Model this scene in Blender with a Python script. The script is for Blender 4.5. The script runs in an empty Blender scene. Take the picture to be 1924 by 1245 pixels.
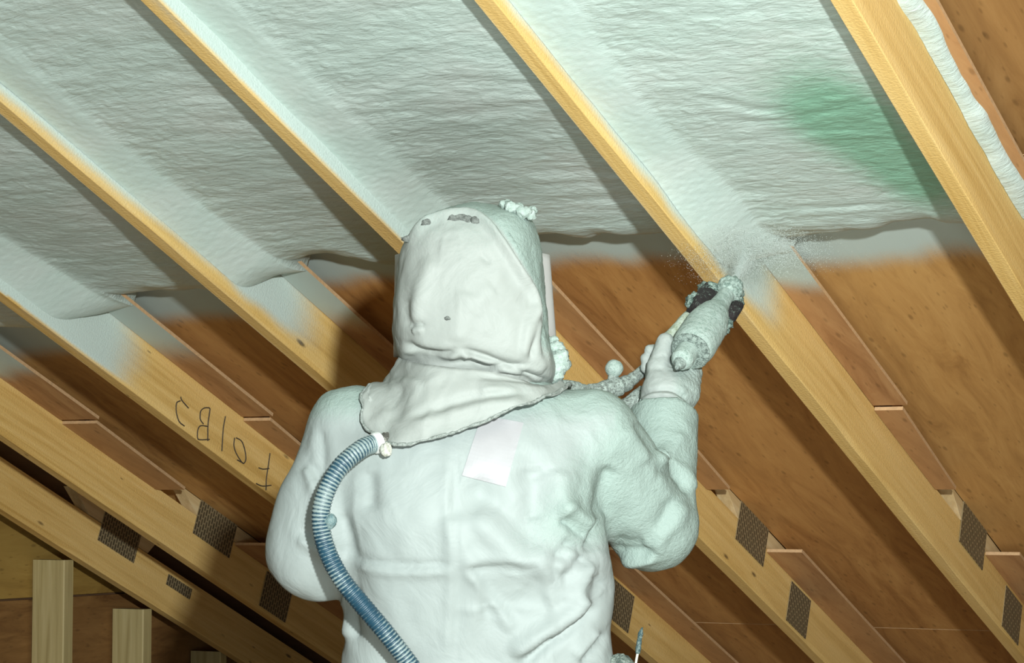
import bpy, math, random
import numpy as np
from mathutils import Matrix, Vector
from mathutils.bvhtree import BVHTree

# ------------------------------------------------------------------ camera
SC = bpy.context.scene
COL = SC.collection
W_PX, H_PX, F_PX = 1924., 1245., 4500.
CAM_Z = 1.25
PITCH = math.atan(298.9 / F_PX)
cam_d = bpy.data.cameras.new('camera')
cam = bpy.data.objects.new('camera', cam_d)
COL.objects.link(cam)
cam.location = (0, 0, CAM_Z)
cam.rotation_euler = (math.pi / 2 + PITCH, 0, 0)
cam_d.sensor_fit = 'HORIZONTAL'
cam_d.sensor_width = 36.0
cam_d.lens = 36.0 * F_PX / W_PX
cam_d.clip_end = 100
SC.camera = cam

# ------------------------------------------------------------------ light and exposure
SC.view_settings.view_transform = 'Standard'
SC.view_settings.look = 'None'
SC.view_settings.gamma = 1.0
SC.view_settings.use_curve_mapping = False
SC.view_settings.exposure = 0.68
world = bpy.data.worlds.new('world')
SC.world = world
world.use_nodes = True
bg = world.node_tree.nodes['Background']
bg.inputs['Color'].default_value = (0.86, 1.0, 0.93, 1)
bg.inputs['Strength'].default_value = 0.075
lamp_d = bpy.data.lights.new('work_lamp', 'AREA')
lamp_d.shape = 'DISK'
lamp_d.size = 0.11
lamp_d.energy = 40
lamp_d.spread = math.radians(80)
lamp_d.color = (0.94, 1.0, 0.99)
lamp = bpy.data.objects.new('work_lamp', lamp_d)
COL.objects.link(lamp)
lamp.location = (0.38, 0.02, CAM_Z + 0.49)
lamp.rotation_euler = (Vector((0.20, 4.6, CAM_Z + 0.15)) - lamp.location).to_track_quat('-Z', 'Y').to_euler()

fill_d = bpy.data.lights.new('fill_light', 'AREA')  # added soft fill below the view, stands for no lamp in the attic
fill_d.shape = 'DISK'
fill_d.size = 1.8
fill_d.energy = 40
fill_d.color = (0.91, 1.0, 0.98)
fill = bpy.data.objects.new('fill_light', fill_d)
COL.objects.link(fill)
fill.location = (0.35, 1.6, CAM_Z - 0.95)
fill.rotation_euler = (Vector((0.2, 4.4, CAM_Z + 0.8)) - fill.location).to_track_quat('-Z', 'Y').to_euler()

# ------------------------------------------------------------------ frames
cP, sP = math.cos(PITCH), math.sin(PITCH)
CF = np.array([0, cP, sP]); CU = np.array([0, -sP, cP]); CR = np.array([1., 0, 0])
CAM = np.array([0, 0, CAM_Z])
def at(px, py, Y):
    "world point that lies at distance Y into the attic on the sight line of a photo pixel"
    r = CF + CR * (px - 962.) / F_PX - CU * (py - 622.5) / F_PX
    return CAM + r * (Y / r[1])
# roof frame: h runs along the ridge, s runs down the slope, v is height square to the slope
dS = np.array([0.43706169, 0.81166939, -0.38751758])
dH = np.array([0.88046705, -0.47410734, 0.])
dV = np.cross(dH, dS)
MR = Matrix(((dH[0], dS[0], dV[0], 0), (dH[1], dS[1], dV[1], 0), (dH[2], dS[2], dV[2], CAM_Z), (0, 0, 0, 1)))
def roof_matrix(h, s, v):
    return MR @ Matrix.Translation((h, s, v))
def roof_pt(h, s, v):
    return CAM + dH * h + dS * s + dV * v

# ------------------------------------------------------------------ noise
def _hash(ix, iy, iz, seed):
    n = (ix * 374761393 + iy * 668265263 + iz * 2147483647 + seed * 974634777) & 0xFFFFFFFF
    n = ((n ^ (n >> 13)) * 1274126177) & 0xFFFFFFFF
    n = (n ^ (n >> 16)) & 0xFFFFFFFF
    return n.astype(np.float64) / 4294967295.0
def noise3(x, y, z, seed=0):
    x, y, z = np.broadcast_arrays(np.asarray(x, float), np.asarray(y, float), np.asarray(z, float))
    xi, yi, zi = np.floor(x).astype(np.int64), np.floor(y).astype(np.int64), np.floor(z).astype(np.int64)
    fx, fy, fz = x - xi, y - yi, z - zi
    fx, fy, fz = [t * t * t * (t * (t * 6 - 15) + 10) for t in (fx, fy, fz)]
    o = 0
    for a in (0, 1):
        for b in (0, 1):
            for c in (0, 1):
                o = o + _hash(xi + a, yi + b, zi + c, seed) * (fx if a else 1 - fx) * (fy if b else 1 - fy) * (fz if c else 1 - fz)
    return o * 2 - 1
def noise2(x, y, seed=0):
    x, y = np.broadcast_arrays(np.asarray(x, float), np.asarray(y, float))
    xi, yi = np.floor(x).astype(np.int64), np.floor(y).astype(np.int64)
    fx, fy = x - xi, y - yi
    fx, fy = [t * t * t * (t * (t * 6 - 15) + 10) for t in (fx, fy)]
    z = np.zeros_like(xi)
    o = 0
    for a in (0, 1):
        for b in (0, 1):
            o = o + _hash(xi + a, yi + b, z, seed) * (fx if a else 1 - fx) * (fy if b else 1 - fy)
    return o * 2 - 1
def sstep(x, a, b):
    t = np.clip((np.asarray(x, float) - a) / (b - a), 0, 1)
    return t * t * (3 - 2 * t)

# ------------------------------------------------------------------ object helpers
def mesh_obj(name, verts, faces, mat, parent=None, matrix=None, smooth=False, attrs=None):
    me = bpy.data.meshes.new(name)
    if isinstance(faces, np.ndarray):
        faces = faces.tolist()
    me.from_pydata(np.asarray(verts, float).tolist(), [], faces)
    if attrs:
        for k, a in attrs.items():
            at_ = me.attributes.new(k, 'FLOAT', 'POINT')
            at_.data.foreach_set('value', np.asarray(a, np.float32))
    if smooth:
        me.polygons.foreach_set('use_smooth', [True] * len(me.polygons))
    me.update()
    o = bpy.data.objects.new(name, me)
    if mat: me.materials.append(mat)
    COL.objects.link(o)
    if matrix is not None: o.matrix_world = matrix
    if parent is not None:
        o.parent = parent
        o.matrix_parent_inverse = parent_world(parent).inverted()
    return o
def parent_world(o):
    m = o.matrix_basis.copy()
    if o.parent is not None:
        m = parent_world(o.parent) @ o.matrix_parent_inverse @ m
    return m
def empty(name, loc=(0, 0, 0), matrix=None):
    o = bpy.data.objects.new(name, None)
    o.empty_display_size = 0.1
    COL.objects.link(o)
    if matrix is not None: o.matrix_basis = matrix
    else: o.location = loc
    return o
def tag(o, label=None, cat=None, group=None, kind=None):
    if label: o['label'] = label
    if cat: o['category'] = cat
    if group: o['group'] = group
    if kind: o['kind'] = kind
    return o
def box_data(x0, x1, y0, y1, z0, z1, b=0.0):
    "box with small chamfers b on its long (y) edges"
    if b <= 0:
        prof = [(x0, z0), (x1, z0), (x1, z1), (x0, z1)]
    else:
        prof = [(x0 + b, z0), (x1 - b, z0), (x1, z0 + b), (x1, z1 - b), (x1 - b, z1), (x0 + b, z1), (x0, z1 - b), (x0, z0 + b)]
    n = len(prof)
    v = [(x, y0, z) for x, z in prof] + [(x, y1, z) for x, z in prof]
    f = [tuple(range(n))] + [tuple(range(2 * n - 1, n - 1, -1))]
    f += [(i, i + n, (i + 1) % n + n, (i + 1) % n) for i in range(n)]
    return v, f
def grid_faces(nr, nc, closed_c=False, off=0):
    "quads of an nr x nc vertex grid"
    r = np.arange(nr - 1)[:, None]
    c = np.arange(nc if closed_c else nc - 1)[None, :]
    c2 = (c + 1) % nc
    a = r * nc + c; b = r * nc + c2; d = (r + 1) * nc + c; e = (r + 1) * nc + c2
    return (np.stack([a + 0 * c, b + 0 * r, e + 0 * r, d + 0 * c], -1).reshape(-1, 4) + off)
def catmull(pts, n, closed=False):
    pts = np.asarray(pts, float); m = len(pts)
    out = []
    segs = m if closed else m - 1
    for i in range(segs):
        g = (lambda k: pts[k % m]) if closed else (lambda k: pts[min(max(k, 0), m - 1)])
        p0, p1, p2, p3 = g(i - 1), g(i), g(i + 1), g(i + 2)
        for t in np.linspace(0, 1, n, endpoint=False):
            out.append(.5 * ((2 * p1) + (-p0 + p2) * t + (2 * p0 - 5 * p1 + 4 * p2 - p3) * t * t + (-p0 + 3 * p1 - 3 * p2 + p3) * t ** 3))
    if not closed: out.append(pts[-1])
    return np.array(out)
def resample(path, step):
    path = np.asarray(path, float)
    L = np.concatenate([[0], np.cumsum(np.linalg.norm(np.diff(path, axis=0), axis=1))])
    n = max(2, int(L[-1] / step) + 1)
    t = np.linspace(0, L[-1], n)
    return np.stack([np.interp(t, L, path[:, k]) for k in range(path.shape[1])], 1), t
def tube_data(path, rad, nseg=12, cap=True, squash=None):
    path = np.asarray(path, float); n = len(path)
    rad = np.broadcast_to(np.asarray(rad, float), (n,))
    tan = np.gradient(path, axis=0); tan /= np.linalg.norm(tan, axis=1)[:, None] + 1e-12
    up = np.array([0, 0, 1.]) if abs(tan[0][2]) < .9 else np.array([1., 0, 0])
    u = np.cross(tan[0], up); u /= np.linalg.norm(u)
    V = []
    for i in range(n):
        u = u - tan[i] * (u @ tan[i]); u /= np.linalg.norm(u)
        w = np.cross(tan[i], u)
        a = np.linspace(0, 2 * np.pi, nseg, endpoint=False)
        V.append(path[i] + rad[i] * (np.cos(a)[:, None] * u + np.sin(a)[:, None] * w))
    V = np.concatenate(V)
    Fc = grid_faces(n, nseg, True).tolist()
    if cap:
        Fc.append(list(range(nseg))[::-1]); Fc.append(list(range((n - 1) * nseg, n * nseg)))
    return V, Fc
def join_data(parts):
    V, F = [], []; o = 0
    for v, f in parts:
        v = np.asarray(v, float)
        V.append(v); F += [[int(i) + o for i in q] for q in (f.tolist() if isinstance(f, np.ndarray) else f)]
        o += len(v)
    return np.concatenate(V), F

# ------------------------------------------------------------------ materials
def new_mat(name):
    m = bpy.data.materials.new(name); m.use_nodes = True
    nt = m.node_tree
    for n in list(nt.nodes): nt.nodes.remove(n)
    out = nt.nodes.new('ShaderNodeOutputMaterial')
    b = nt.nodes.new('ShaderNodeBsdfPrincipled')
    nt.links.new(b.outputs[0], out.inputs[0])
    return m, nt, b, out
class NT:
    def __init__(s, nt): s.nt = nt; s.co = None
    def n(s, t, **k):
        nd = s.nt.nodes.new(t)
        for a, b in k.items(): setattr(nd, a, b)
        return nd
    def l(s, a, b): s.nt.links.new(a, b)
    def coord(s, scale=(1, 1, 1), loc=(0, 0, 0)):
        if s.co is None: s.co = s.n('ShaderNodeTexCoord')
        m = s.n('ShaderNodeMapping'); m.inputs['Scale'].default_value = scale; m.inputs['Location'].default_value = loc
        s.l(s.co.outputs['Object'], m.inputs['Vector']); return m.outputs[0]
    def noise(s, vec, scale, detail=4, rough=.55, dist=0.):
        t = s.n('ShaderNodeTexNoise'); t.inputs['Scale'].default_value = scale; t.inputs['Detail'].default_value = detail
        t.inputs['Roughness'].default_value = rough; t.inputs['Distortion'].default_value = dist
        s.l(vec, t.inputs['Vector']); return t.outputs['Fac']
    def voro(s, vec, scale, feature='F1', rnd=1.):
        t = s.n('ShaderNodeTexVoronoi', feature=feature); t.inputs['Scale'].default_value = scale; t.inputs['Randomness'].default_value = rnd
        s.l(vec, t.inputs['Vector']); return t.outputs['Distance']
    def ramp(s, fac, stops):
        r = s.n('ShaderNodeValToRGB'); e = r.color_ramp.elements
        e[0].position, e[0].color = stops[0][0], (*stops[0][1], 1)
        e[1].position, e[1].color = stops[-1][0], (*stops[-1][1], 1)
        for p, c in stops[1:-1]:
            q = e.new(p); q.color = (*c, 1)
        s.l(fac, r.inputs[0]); return r.outputs[0]
    def rng(s, fac, a, b, c=0., d=1.):
        r = s.n('ShaderNodeMapRange', interpolation_type='SMOOTHSTEP')
        for i, v in zip((1, 2, 3, 4), (a, b, c, d)): r.inputs[i].default_value = v
        s.l(fac, r.inputs[0]); return r.outputs[0]
    def math(s, op, a, b):
        m = s.n('ShaderNodeMath', operation=op)
        for i, v in enumerate((a, b)):
            if isinstance(v, (int, float)): m.inputs[i].default_value = v
            else: s.l(v, m.inputs[i])
        return m.outputs[0]
    def mix(s, fac, a, b, blend='MIX'):
        m = s.n('ShaderNodeMix', data_type='RGBA', blend_type=blend)
        for i, v in ((0, fac), (6, a), (7, b)):
            if isinstance(v, (int, float)): m.inputs[i].default_value = v
            elif isinstance(v, tuple): m.inputs[i].default_value = (*v, 1)
            else: s.l(v, m.inputs[i])
        return m.outputs[2]
    def attr(s, name):
        a = s.n('ShaderNodeAttribute', attribute_name=name); return a.outputs['Fac']
    def bump(s, h, strength, dist, prev=None):
        b = s.n('ShaderNodeBump'); b.inputs['Strength'].default_value = strength; b.inputs['Distance'].default_value = dist
        s.l(h, b.inputs['Height'])
        if prev is not None: s.l(prev, b.inputs['Normal'])
        return b.outputs[0]
def srgb(r, g, b):
    f = lambda c: (c / 255. / 12.92) if c / 255. <= .04045 else ((c / 255. + .055) / 1.055) ** 2.4
    return (f(r), f(g), f(b))

FOAM = (0.55, 0.645, 0.595)
def mat_lumber(name, light, mid, dark, knots=True, spray=True, loc=(0, 0, 0)):
    m, nt, b, out = new_mat(name); t = NT(nt)
    g1 = t.noise(t.coord((14, .55, 14), loc), 3.0, 5, .6, .6)
    g2 = t.noise(t.coord((70, 1.6, 70), loc), 2.0, 3, .6)
    g3 = t.noise(t.coord((2.2, .8, 2.2), loc), 1.3, 2)
    col = t.ramp(g1, [(.28, dark), (.5, mid), (.72, light)])
    col = t.mix(t.rng(g2, .42, .75, 0, .30), col, dark)
    col = t.mix(t.rng(g3, .3, .7, 0, .35), col, light)
    if knots:
        k = t.voro(t.coord((9, 2.6, 9), loc), 1.0)
        col = t.mix(t.rng(k, .030, .075, .85, 0), col, (.055, .028, .010))
        k2 = t.voro(t.coord((16, 4.3, 16), (loc[0] + 3, loc[1] + 1, loc[2])), 1.0)
        col = t.mix(t.rng(k2, .025, .06, .6, 0), col, (.10, .055, .018))
    if spray:
        a = t.attr('overspray')
        sp = t.noise(t.coord((1, 1, 1)), 260, 2, .7)
        f = t.math('ADD', a, t.math('MULTIPLY', t.math('SUBTRACT', sp, .5), .30))
        f = t.math('MULTIPLY', t.rng(f, .08, .90), t.rng(a, .02, .12))
        col = t.mix(f, col, FOAM)
        n0 = t.bump(t.noise(t.coord((1, 1, 1)), 190, 3), .35, .004)
        n1 = t.bump(g2, .25, .002, n0)
    else:
        n1 = t.bump(g2, .3, .002)
    t.l(col, b.inputs['Base Color']); t.l(n1, b.inputs['Normal'])
    b.inputs['Roughness'].default_value = .62
    b.inputs['Specular IOR Level'].default_value = .35
    return m
def mat_ply(name, light, mid, dark, spray=True, loc=(0, 0, 0)):
    m, nt, b, out = new_mat(name); t = NT(nt)
    g1 = t.noise(t.coord((7, 1.2, 7), loc), 2.2, 6, .65, 1.2)
    g2 = t.noise(t.coord((60, 7, 60), loc), 1.6, 4, .6, .5)
    g3 = t.noise(t.coord((1.1, .6, 1.1), loc), 1.6, 2)
    col = t.ramp(g1, [(.3, dark), (.5, mid), (.7, light)])
    col = t.mix(t.rng(g2, .55, .72, 0, .45), col, dark)
    col = t.mix(t.rng(g3, .35, .65, 0, .4), col, light)
    fl = t.voro(t.coord((24, 9, 24), loc), 1.0)
    col = t.mix(t.rng(fl, .05, .17, .4, 0), col, tuple(c * .35 for c in dark))
    f2 = t.voro(t.coord((52, 15, 52), (loc[0] + 7, loc[1], loc[2])), 1.0)
    col = t.mix(t.rng(f2, .06, .20, .35, 0), col, tuple(c * .5 for c in dark))
    if spray:
        a = t.attr('overspray')
        sp = t.noise(t.coord((1, 1, 1)), 240, 2, .7)
        f = t.math('ADD', a, t.math('MULTIPLY', t.math('SUBTRACT', sp, .5), .35))
        f = t.math('MULTIPLY', t.rng(f, .05, .85), t.rng(a, .01, .1))
        col = t.mix(f, col, tuple(c * .86 for c in FOAM))
    t.l(col, b.inputs['Base Color'])
    t.l(t.bump(g2, .2, .0015), b.inputs['Normal'])
    b.inputs['Roughness'].default_value = .58
    b.inputs['Specular IOR Level'].default_value = .35
    return m
def mat_foam(name):
    m, nt, b, out = new_mat(name); t = NT(nt)
    w1 = t.noise(t.coord((14, 46, 20)), 1.0, 6, .66, 1.4)
    w2 = t.noise(t.coord((30, 90, 40)), 1.0, 3, .6, .6)
    cell = t.voro(t.coord((70, 95, 60)), 1.0)
    c1 = t.noise(t.coord((3, 6, 3)), 1.0, 4)
    cv = t.attr('cove')
    col = t.mix(t.rng(c1, .35, .7, 0, 1), (0.515, 0.625, 0.575), (0.565, 0.65, 0.605))
    pk = t.noise(t.coord((5, 3, 5), (4, 2, 1)), 1.0, 2)
    col = t.mix(t.rng(pk, .5, .75, 0, .35), col, (.575, .59, .555))
    gr = t.attr('fresh')
    f = t.math('MULTIPLY', t.rng(t.math('ADD', gr, t.math('MULTIPLY', t.math('SUBTRACT', w1, .5), .5)), .1, .9), .85)
    col = t.mix(f, col, (.19, .42, .28))
    # dust-thin foam lets the wood show through
    t.l(col, b.inputs['Base Color'])
    inv = t.math('SUBTRACT', 1., cv)
    n1 = t.bump(t.math('MULTIPLY', w1, inv), .55, .006)
    n2 = t.bump(t.math('MULTIPLY', w2, inv), .45, .003, n1)
    n3 = t.bump(t.math('MULTIPLY', cell, inv), .25, .002, n2)
    n4 = t.bump(t.noise(t.coord((1, 1, 1)), 230, 2), .25, .0015, n3)
    t.l(n4, b.inputs['Normal'])
    b.inputs['Roughness'].default_value = .42
    b.inputs['Specular IOR Level'].default_value = .5
    return m
def mat_plain(name, col, rough=.5, metal=0., bump=0., bscale=100, var=0.):
    m, nt, b, out = new_mat(name); t = NT(nt)
    n = t.noise(t.coord((1, 1, 1)), bscale, 4)
    c = t.mix(t.rng(n, .3, .7, 0, 1), tuple(x * (1 - var) for x in col), tuple(min(1, x * (1 + var)) for x in col))
    t.l(c, b.inputs['Base Color'])
    if bump: t.l(t.bump(n, bump, .004), b.inputs['Normal'])
    b.inputs['Roughness'].default_value = rough; b.inputs['Metallic'].default_value = metal
    return m
def mat_crust(name, dark, light=FOAM, lo=.38, hi=.6, scale=90, rough=.75):
    m, nt, b, out = new_mat(name); t = NT(nt)
    n = t.noise(t.coord((1, 1, 1)), scale, 5, .7)
    n2 = t.noise(t.coord((1, 1, 1)), scale * 3.3, 3, .7)
    h = t.math('ADD', t.math('MULTIPLY', n, .65), t.math('MULTIPLY', n2, .35))
    t.l(t.mix(t.rng(h, lo, hi), dark, light), b.inputs['Base Color'])
    t.l(t.bump(h, .8, .006), b.inputs['Normal'])
    b.inputs['Roughness'].default_value = rough
    return m
def mat_fabric(name, clean, dusty):
    m, nt, b, out = new_mat(name); t = NT(nt)
    a = t.attr('overspray')
    sp = t.noise(t.coord((1, 1, 1)), 160, 3, .7)
    f = t.rng(t.math('ADD', a, t.math('MULTIPLY', t.math('SUBTRACT', sp, .5), .5)), .1, .9)
    sm = t.noise(t.coord((1, 1, 1)), 7, 3)
    c = t.mix(t.rng(sm, .35, .7, 0, .5), clean, tuple(x * .93 for x in clean))
    t.l(t.mix(f, c, dusty), b.inputs['Base Color'])
    w = t.noise(t.coord((1, 1, 1)), 11, 4, .55, 1.2)
    n1 = t.bump(w, .22, .02)
    n2 = t.bump(t.math('MULTIPLY', sp, a), .55, .005, n1)
    t.l(n2, b.inputs['Normal'])
    b.inputs['Roughness'].default_value = .6
    b.inputs['Specular IOR Level'].default_value = .3
    return m

M = {}
GOLD = ((.80, .56, .225), (.72, .475, .160), (.54, .32, .082))
for i in range(7):
    M['rafter%d' % i] = mat_lumber('rafter_lumber_%d' % i, *GOLD, loc=(i * 1.7, i * 3.1, i * .9))
M['block'] = mat_lumber('block_lumber', (.74, .60, .36), (.66, .50, .26), (.50, .34, .15), spray=False)
M['stud'] = mat_lumber('stud_lumber', (.52, .43, .22), (.43, .345, .155), (.29, .22, .085), spray=False)
BROWN = ((.60, .345, .120), (.50, .265, .083), (.335, .160, .046))
BROWN_DIMMED = ((.36, .195, .068), (.295, .150, .048), (.195, .088, .026))  # same plywood as BROWN, dimming towards the picture corner put into the colour
RUST = ((.60, .32, .105), (.50, .245, .075), (.335, .148, .042))
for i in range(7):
    M['ply%d' % i] = mat_ply('sheathing_plywood_%d' % i, *(RUST if i in (2, 3, 4) else BROWN_DIMMED if i == 0 else BROWN), loc=(i * 2.3, i * 1.1, i * .7))
M['strip'] = mat_ply('strip_plywood', (.50, .285, .125), (.415, .215, .09), (.29, .135, .052), loc=(5, 2, 1))
M['edge'] = mat_plain('strip_edge_veneer', (.56, .36, .19), .6, var=.1)
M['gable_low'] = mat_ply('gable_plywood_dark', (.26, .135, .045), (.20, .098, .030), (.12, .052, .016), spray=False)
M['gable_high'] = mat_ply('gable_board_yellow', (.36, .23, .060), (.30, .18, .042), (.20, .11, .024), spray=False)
M['foam'] = mat_foam('spray_foam')
M['pencil'] = mat_plain('pencil_lines', (.06, .045, .03), .8)
M['deck'] = mat_plain('roof_deck', (.12, .06, .025), .8, var=.2, bscale=8)
M['floorply'] = mat_ply('floor_plywood', (.40, .27, .13), (.33, .21, .095), (.24, .14, .06), spray=False)
def mat_plate():
    m, nt, b, out = new_mat('galvanised_plate'); t = NT(nt)
    v = t.co = t.n('ShaderNodeTexCoord')
    br = t.n('ShaderNodeTexBrick'); br.offset = .5
    mp = t.n('ShaderNodeMapping'); mp.inputs['Rotation'].default_value = (0, math.pi / 2, math.pi / 2); mp.inputs['Scale'].default_value = (1, 1, 1)
    cb = t.n('ShaderNodeCombineXYZ'); sx = t.n('ShaderNodeSeparateXYZ')
    t.l(v.outputs['Object'], sx.inputs[0]); t.l(sx.outputs[2], cb.inputs[0]); t.l(sx.outputs[1], cb.inputs[1])
    t.l(cb.outputs[0], br.inputs['Vector'])
    br.inputs['Scale'].default_value = 1.0
    br.inputs['Brick Width'].default_value = .024; br.inputs['Row Height'].default_value = .0125
    br.inputs['Mortar Size'].default_value = .0028; br.inputs['Mortar Smooth'].default_value = .2
    br.inputs['Color1'].default_value = (.085, .066, .036, 1); br.inputs['Color2'].default_value = (.12, .092, .05, 1)
    br.inputs['Mortar'].default_value = (.30, .235, .13, 1)
    t.l(br.outputs['Color'], b.inputs['Base Color'])
    t.l(t.bump(br.outputs['Fac'], .6, .004), b.inputs['Normal'])
    b.inputs['Metallic'].default_value = .25; b.inputs['Roughness'].default_value = .55
    return m
M['plate'] = mat_plate()

# ------------------------------------------------------------------ the setting: roof deck, panels, floor, gable wall
V_BOT, V_TOP, V_DECK = 2.14, 2.282, 2.335
RW = 0.038
S0, S1 = 0.7, 7.55
R_H = [-1.370, -1.977, -2.606, -3.176, -3.787, -4.413, -4.830]      # left face of each rafter
STRIP_W = [.056, .087, .098, .085, .104, .140, 0]
v, f = box_data(-5.0, .55, S0, S1, V_DECK + .012, V_DECK + .03)
ceiling = mesh_obj('ceiling', v, f, M['deck'], matrix=MR.copy())
tag(ceiling, 'sloped plywood roof underside between the rafters', kind='structure')

# where foam ends (s) in each bay; bay k lies to the right of rafter k
FOAM_END = [None, 4.10, 4.085, 4.12, 4.26, 4.38, None]
SPRAY_MID = [None, 4.26, 4.25, 4.29, 4.42, 4.57, None]
def end_line(k, h):
    return FOAM_END[k] + .030 * noise2(h * 5.0, 0, 11 + k) + .014 * noise2(h * 17.0, 3, 5 + k)
def spray_panel(k, s, h):
    if FOAM_END[k] is None:
        return np.zeros_like(s)
    e = SPRAY_MID[k] + (end_line(k, h) - FOAM_END[k]) + .02 * noise2(h * 7, s * 3, 31)
    return 1 - sstep(s, e - .10, e + .09)
bay_hi = [.50] + R_H[:-1]
def panel(k, h0, h1, s0, s1, v0, v1, mat, name, step=.025, side_mat=None, taper=None, strip=False):
    ns = max(2, int((s1 - s0) / step) + 1); nh = max(2, int((h1 - h0) / step) + 1)
    S, H = np.meshgrid(np.linspace(s0, s1, ns), np.linspace(0, 1, nh), indexing='ij')
    hr = h1 if taper is None else h1 + (taper - h1) * (S - s0) / (s1 - s0)
    H = h0 + (hr - h0) * H
    oc = np.array([(h0 + h1) / 2, (s0 + s1) / 2, v0])
    bot = np.stack([H, S, np.full_like(H, v0)], -1).reshape(-1, 3)
    top = bot + np.array([0, 0, v1 - v0])
    F = grid_faces(ns, nh).tolist()
    n = len(bot)
    ring = [i for i in range(nh)] + [i * nh + nh - 1 for i in range(1, ns)] + [(ns - 1) * nh + i for i in range(nh - 2, -1, -1)] + [i * nh for i in range(ns - 2, 0, -1)]
    nb = len(F)
    for a, b_ in zip(ring, ring[1:] + ring[:1]):
        F.append([a, a + n, b_ + n, b_])
    F.append([r + n for r in ring])
    V = np.concatenate([bot, top]) - oc
    a = spray_panel(k, S, H).reshape(-1)
    if strip and FOAM_END[k] is not None:
        a = np.maximum(a, 1 - sstep(S.reshape(-1), SPRAY_MID[k] - .10, SPRAY_MID[k] + (.22 if k in (3, 4) else .06)))
    o = mesh_obj(name, V, F, mat, ceiling, roof_matrix(*oc), attrs={'overspray': np.concatenate([a, a])})
    if side_mat is not None:
        o.data.materials.append(side_mat)
        for p in o.data.polygons[nb:]: p.material_index = 1
    return o
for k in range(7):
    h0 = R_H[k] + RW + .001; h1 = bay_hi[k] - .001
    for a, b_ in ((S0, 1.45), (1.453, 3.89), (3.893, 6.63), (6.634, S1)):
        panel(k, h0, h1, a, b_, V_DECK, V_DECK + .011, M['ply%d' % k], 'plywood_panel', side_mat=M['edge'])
    if STRIP_W[k]:
        g = h0 - .003
        for j, (a, b_, w, tp) in enumerate(((S0, 2.46, 0, 0), (2.464, 4.905, 0, 0), (4.917, 5.40, -.014, -.030), (5.85, S1, .010, .004))):
            if j == 3: a = 5.85
            x1 = g + STRIP_W[k] + w
            panel(k, g + .003, x1, a, b_, V_TOP - (.002 if j < 2 else .009), V_TOP + .007 - (.007 if j > 1 else 0), M['strip'], 'edge_strip', side_mat=M['edge'], taper=x1 + tp - w * (j > 1) if tp else None, strip=True)

v, f = box_data(-4.2, 4.6, -2.4, 9.4, -.03, 0.)
floor = mesh_obj('floor', v, f, M['floorply'])
tag(floor, 'plywood attic floor under the sprayer', kind='structure')

# gable wall: plane square to h, in the frame (h, horizontal down-slope u, z)
dU = np.array([dS[0], dS[1], 0]); dU /= np.linalg.norm(dU)
MG = Matrix(((dH[0], dU[0], 0, 0), (dH[1], dU[1], 0, 0), (0, 0, 1, 0), (0, 0, 0, 1)))
GW_H = -4.975
def gable_poly(z_lo, z_hi, u0, u1, name, mat, parent=None, th=.014, off=0.):
    "board of the gable wall cut off along the roof slope"
    tan = -dS[2] / math.hypot(dS[0], dS[1])
    zc = lambda u: CAM_Z + (V_DECK + .005) / dV[2] - tan * u - .003
    us = [u0, u1]
    pts = []
    top = lambda u: min(z_hi, zc(u))
    uu = np.linspace(u0, u1, 60)
    keep = [u for u in uu if top(u) > z_lo + .001]
    lo = [(u, z_lo) for u in keep]; hi = [(u, top(u)) for u in keep]
    poly = lo + hi[::-1]
    n = len(poly)
    V = [(GW_H + off, u, z) for u, z in poly] + [(GW_H + off - th, u, z) for u, z in poly]
    nk = len(keep)
    F = []
    for i in range(nk - 1):
        a, b_, c, d_ = i, i + 1, n - 2 - i, n - 1 - i
        F.append([a, b_, c, d_]); F.append([a + n, d_ + n, c + n, b_ + n])
    F += [[i, i + n, (i + 1) % n + n, (i + 1) % n] for i in range(n)]
    return mesh_obj(name, V, F, mat, parent, MG.copy())
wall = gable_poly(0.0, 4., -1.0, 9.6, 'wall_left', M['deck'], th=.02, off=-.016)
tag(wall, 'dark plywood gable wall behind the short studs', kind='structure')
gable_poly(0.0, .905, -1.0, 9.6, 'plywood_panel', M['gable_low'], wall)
gable_poly(.912, 3.6, -1.0, 9.6, 'plywood_panel', M['gable_high'], wall)

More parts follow.
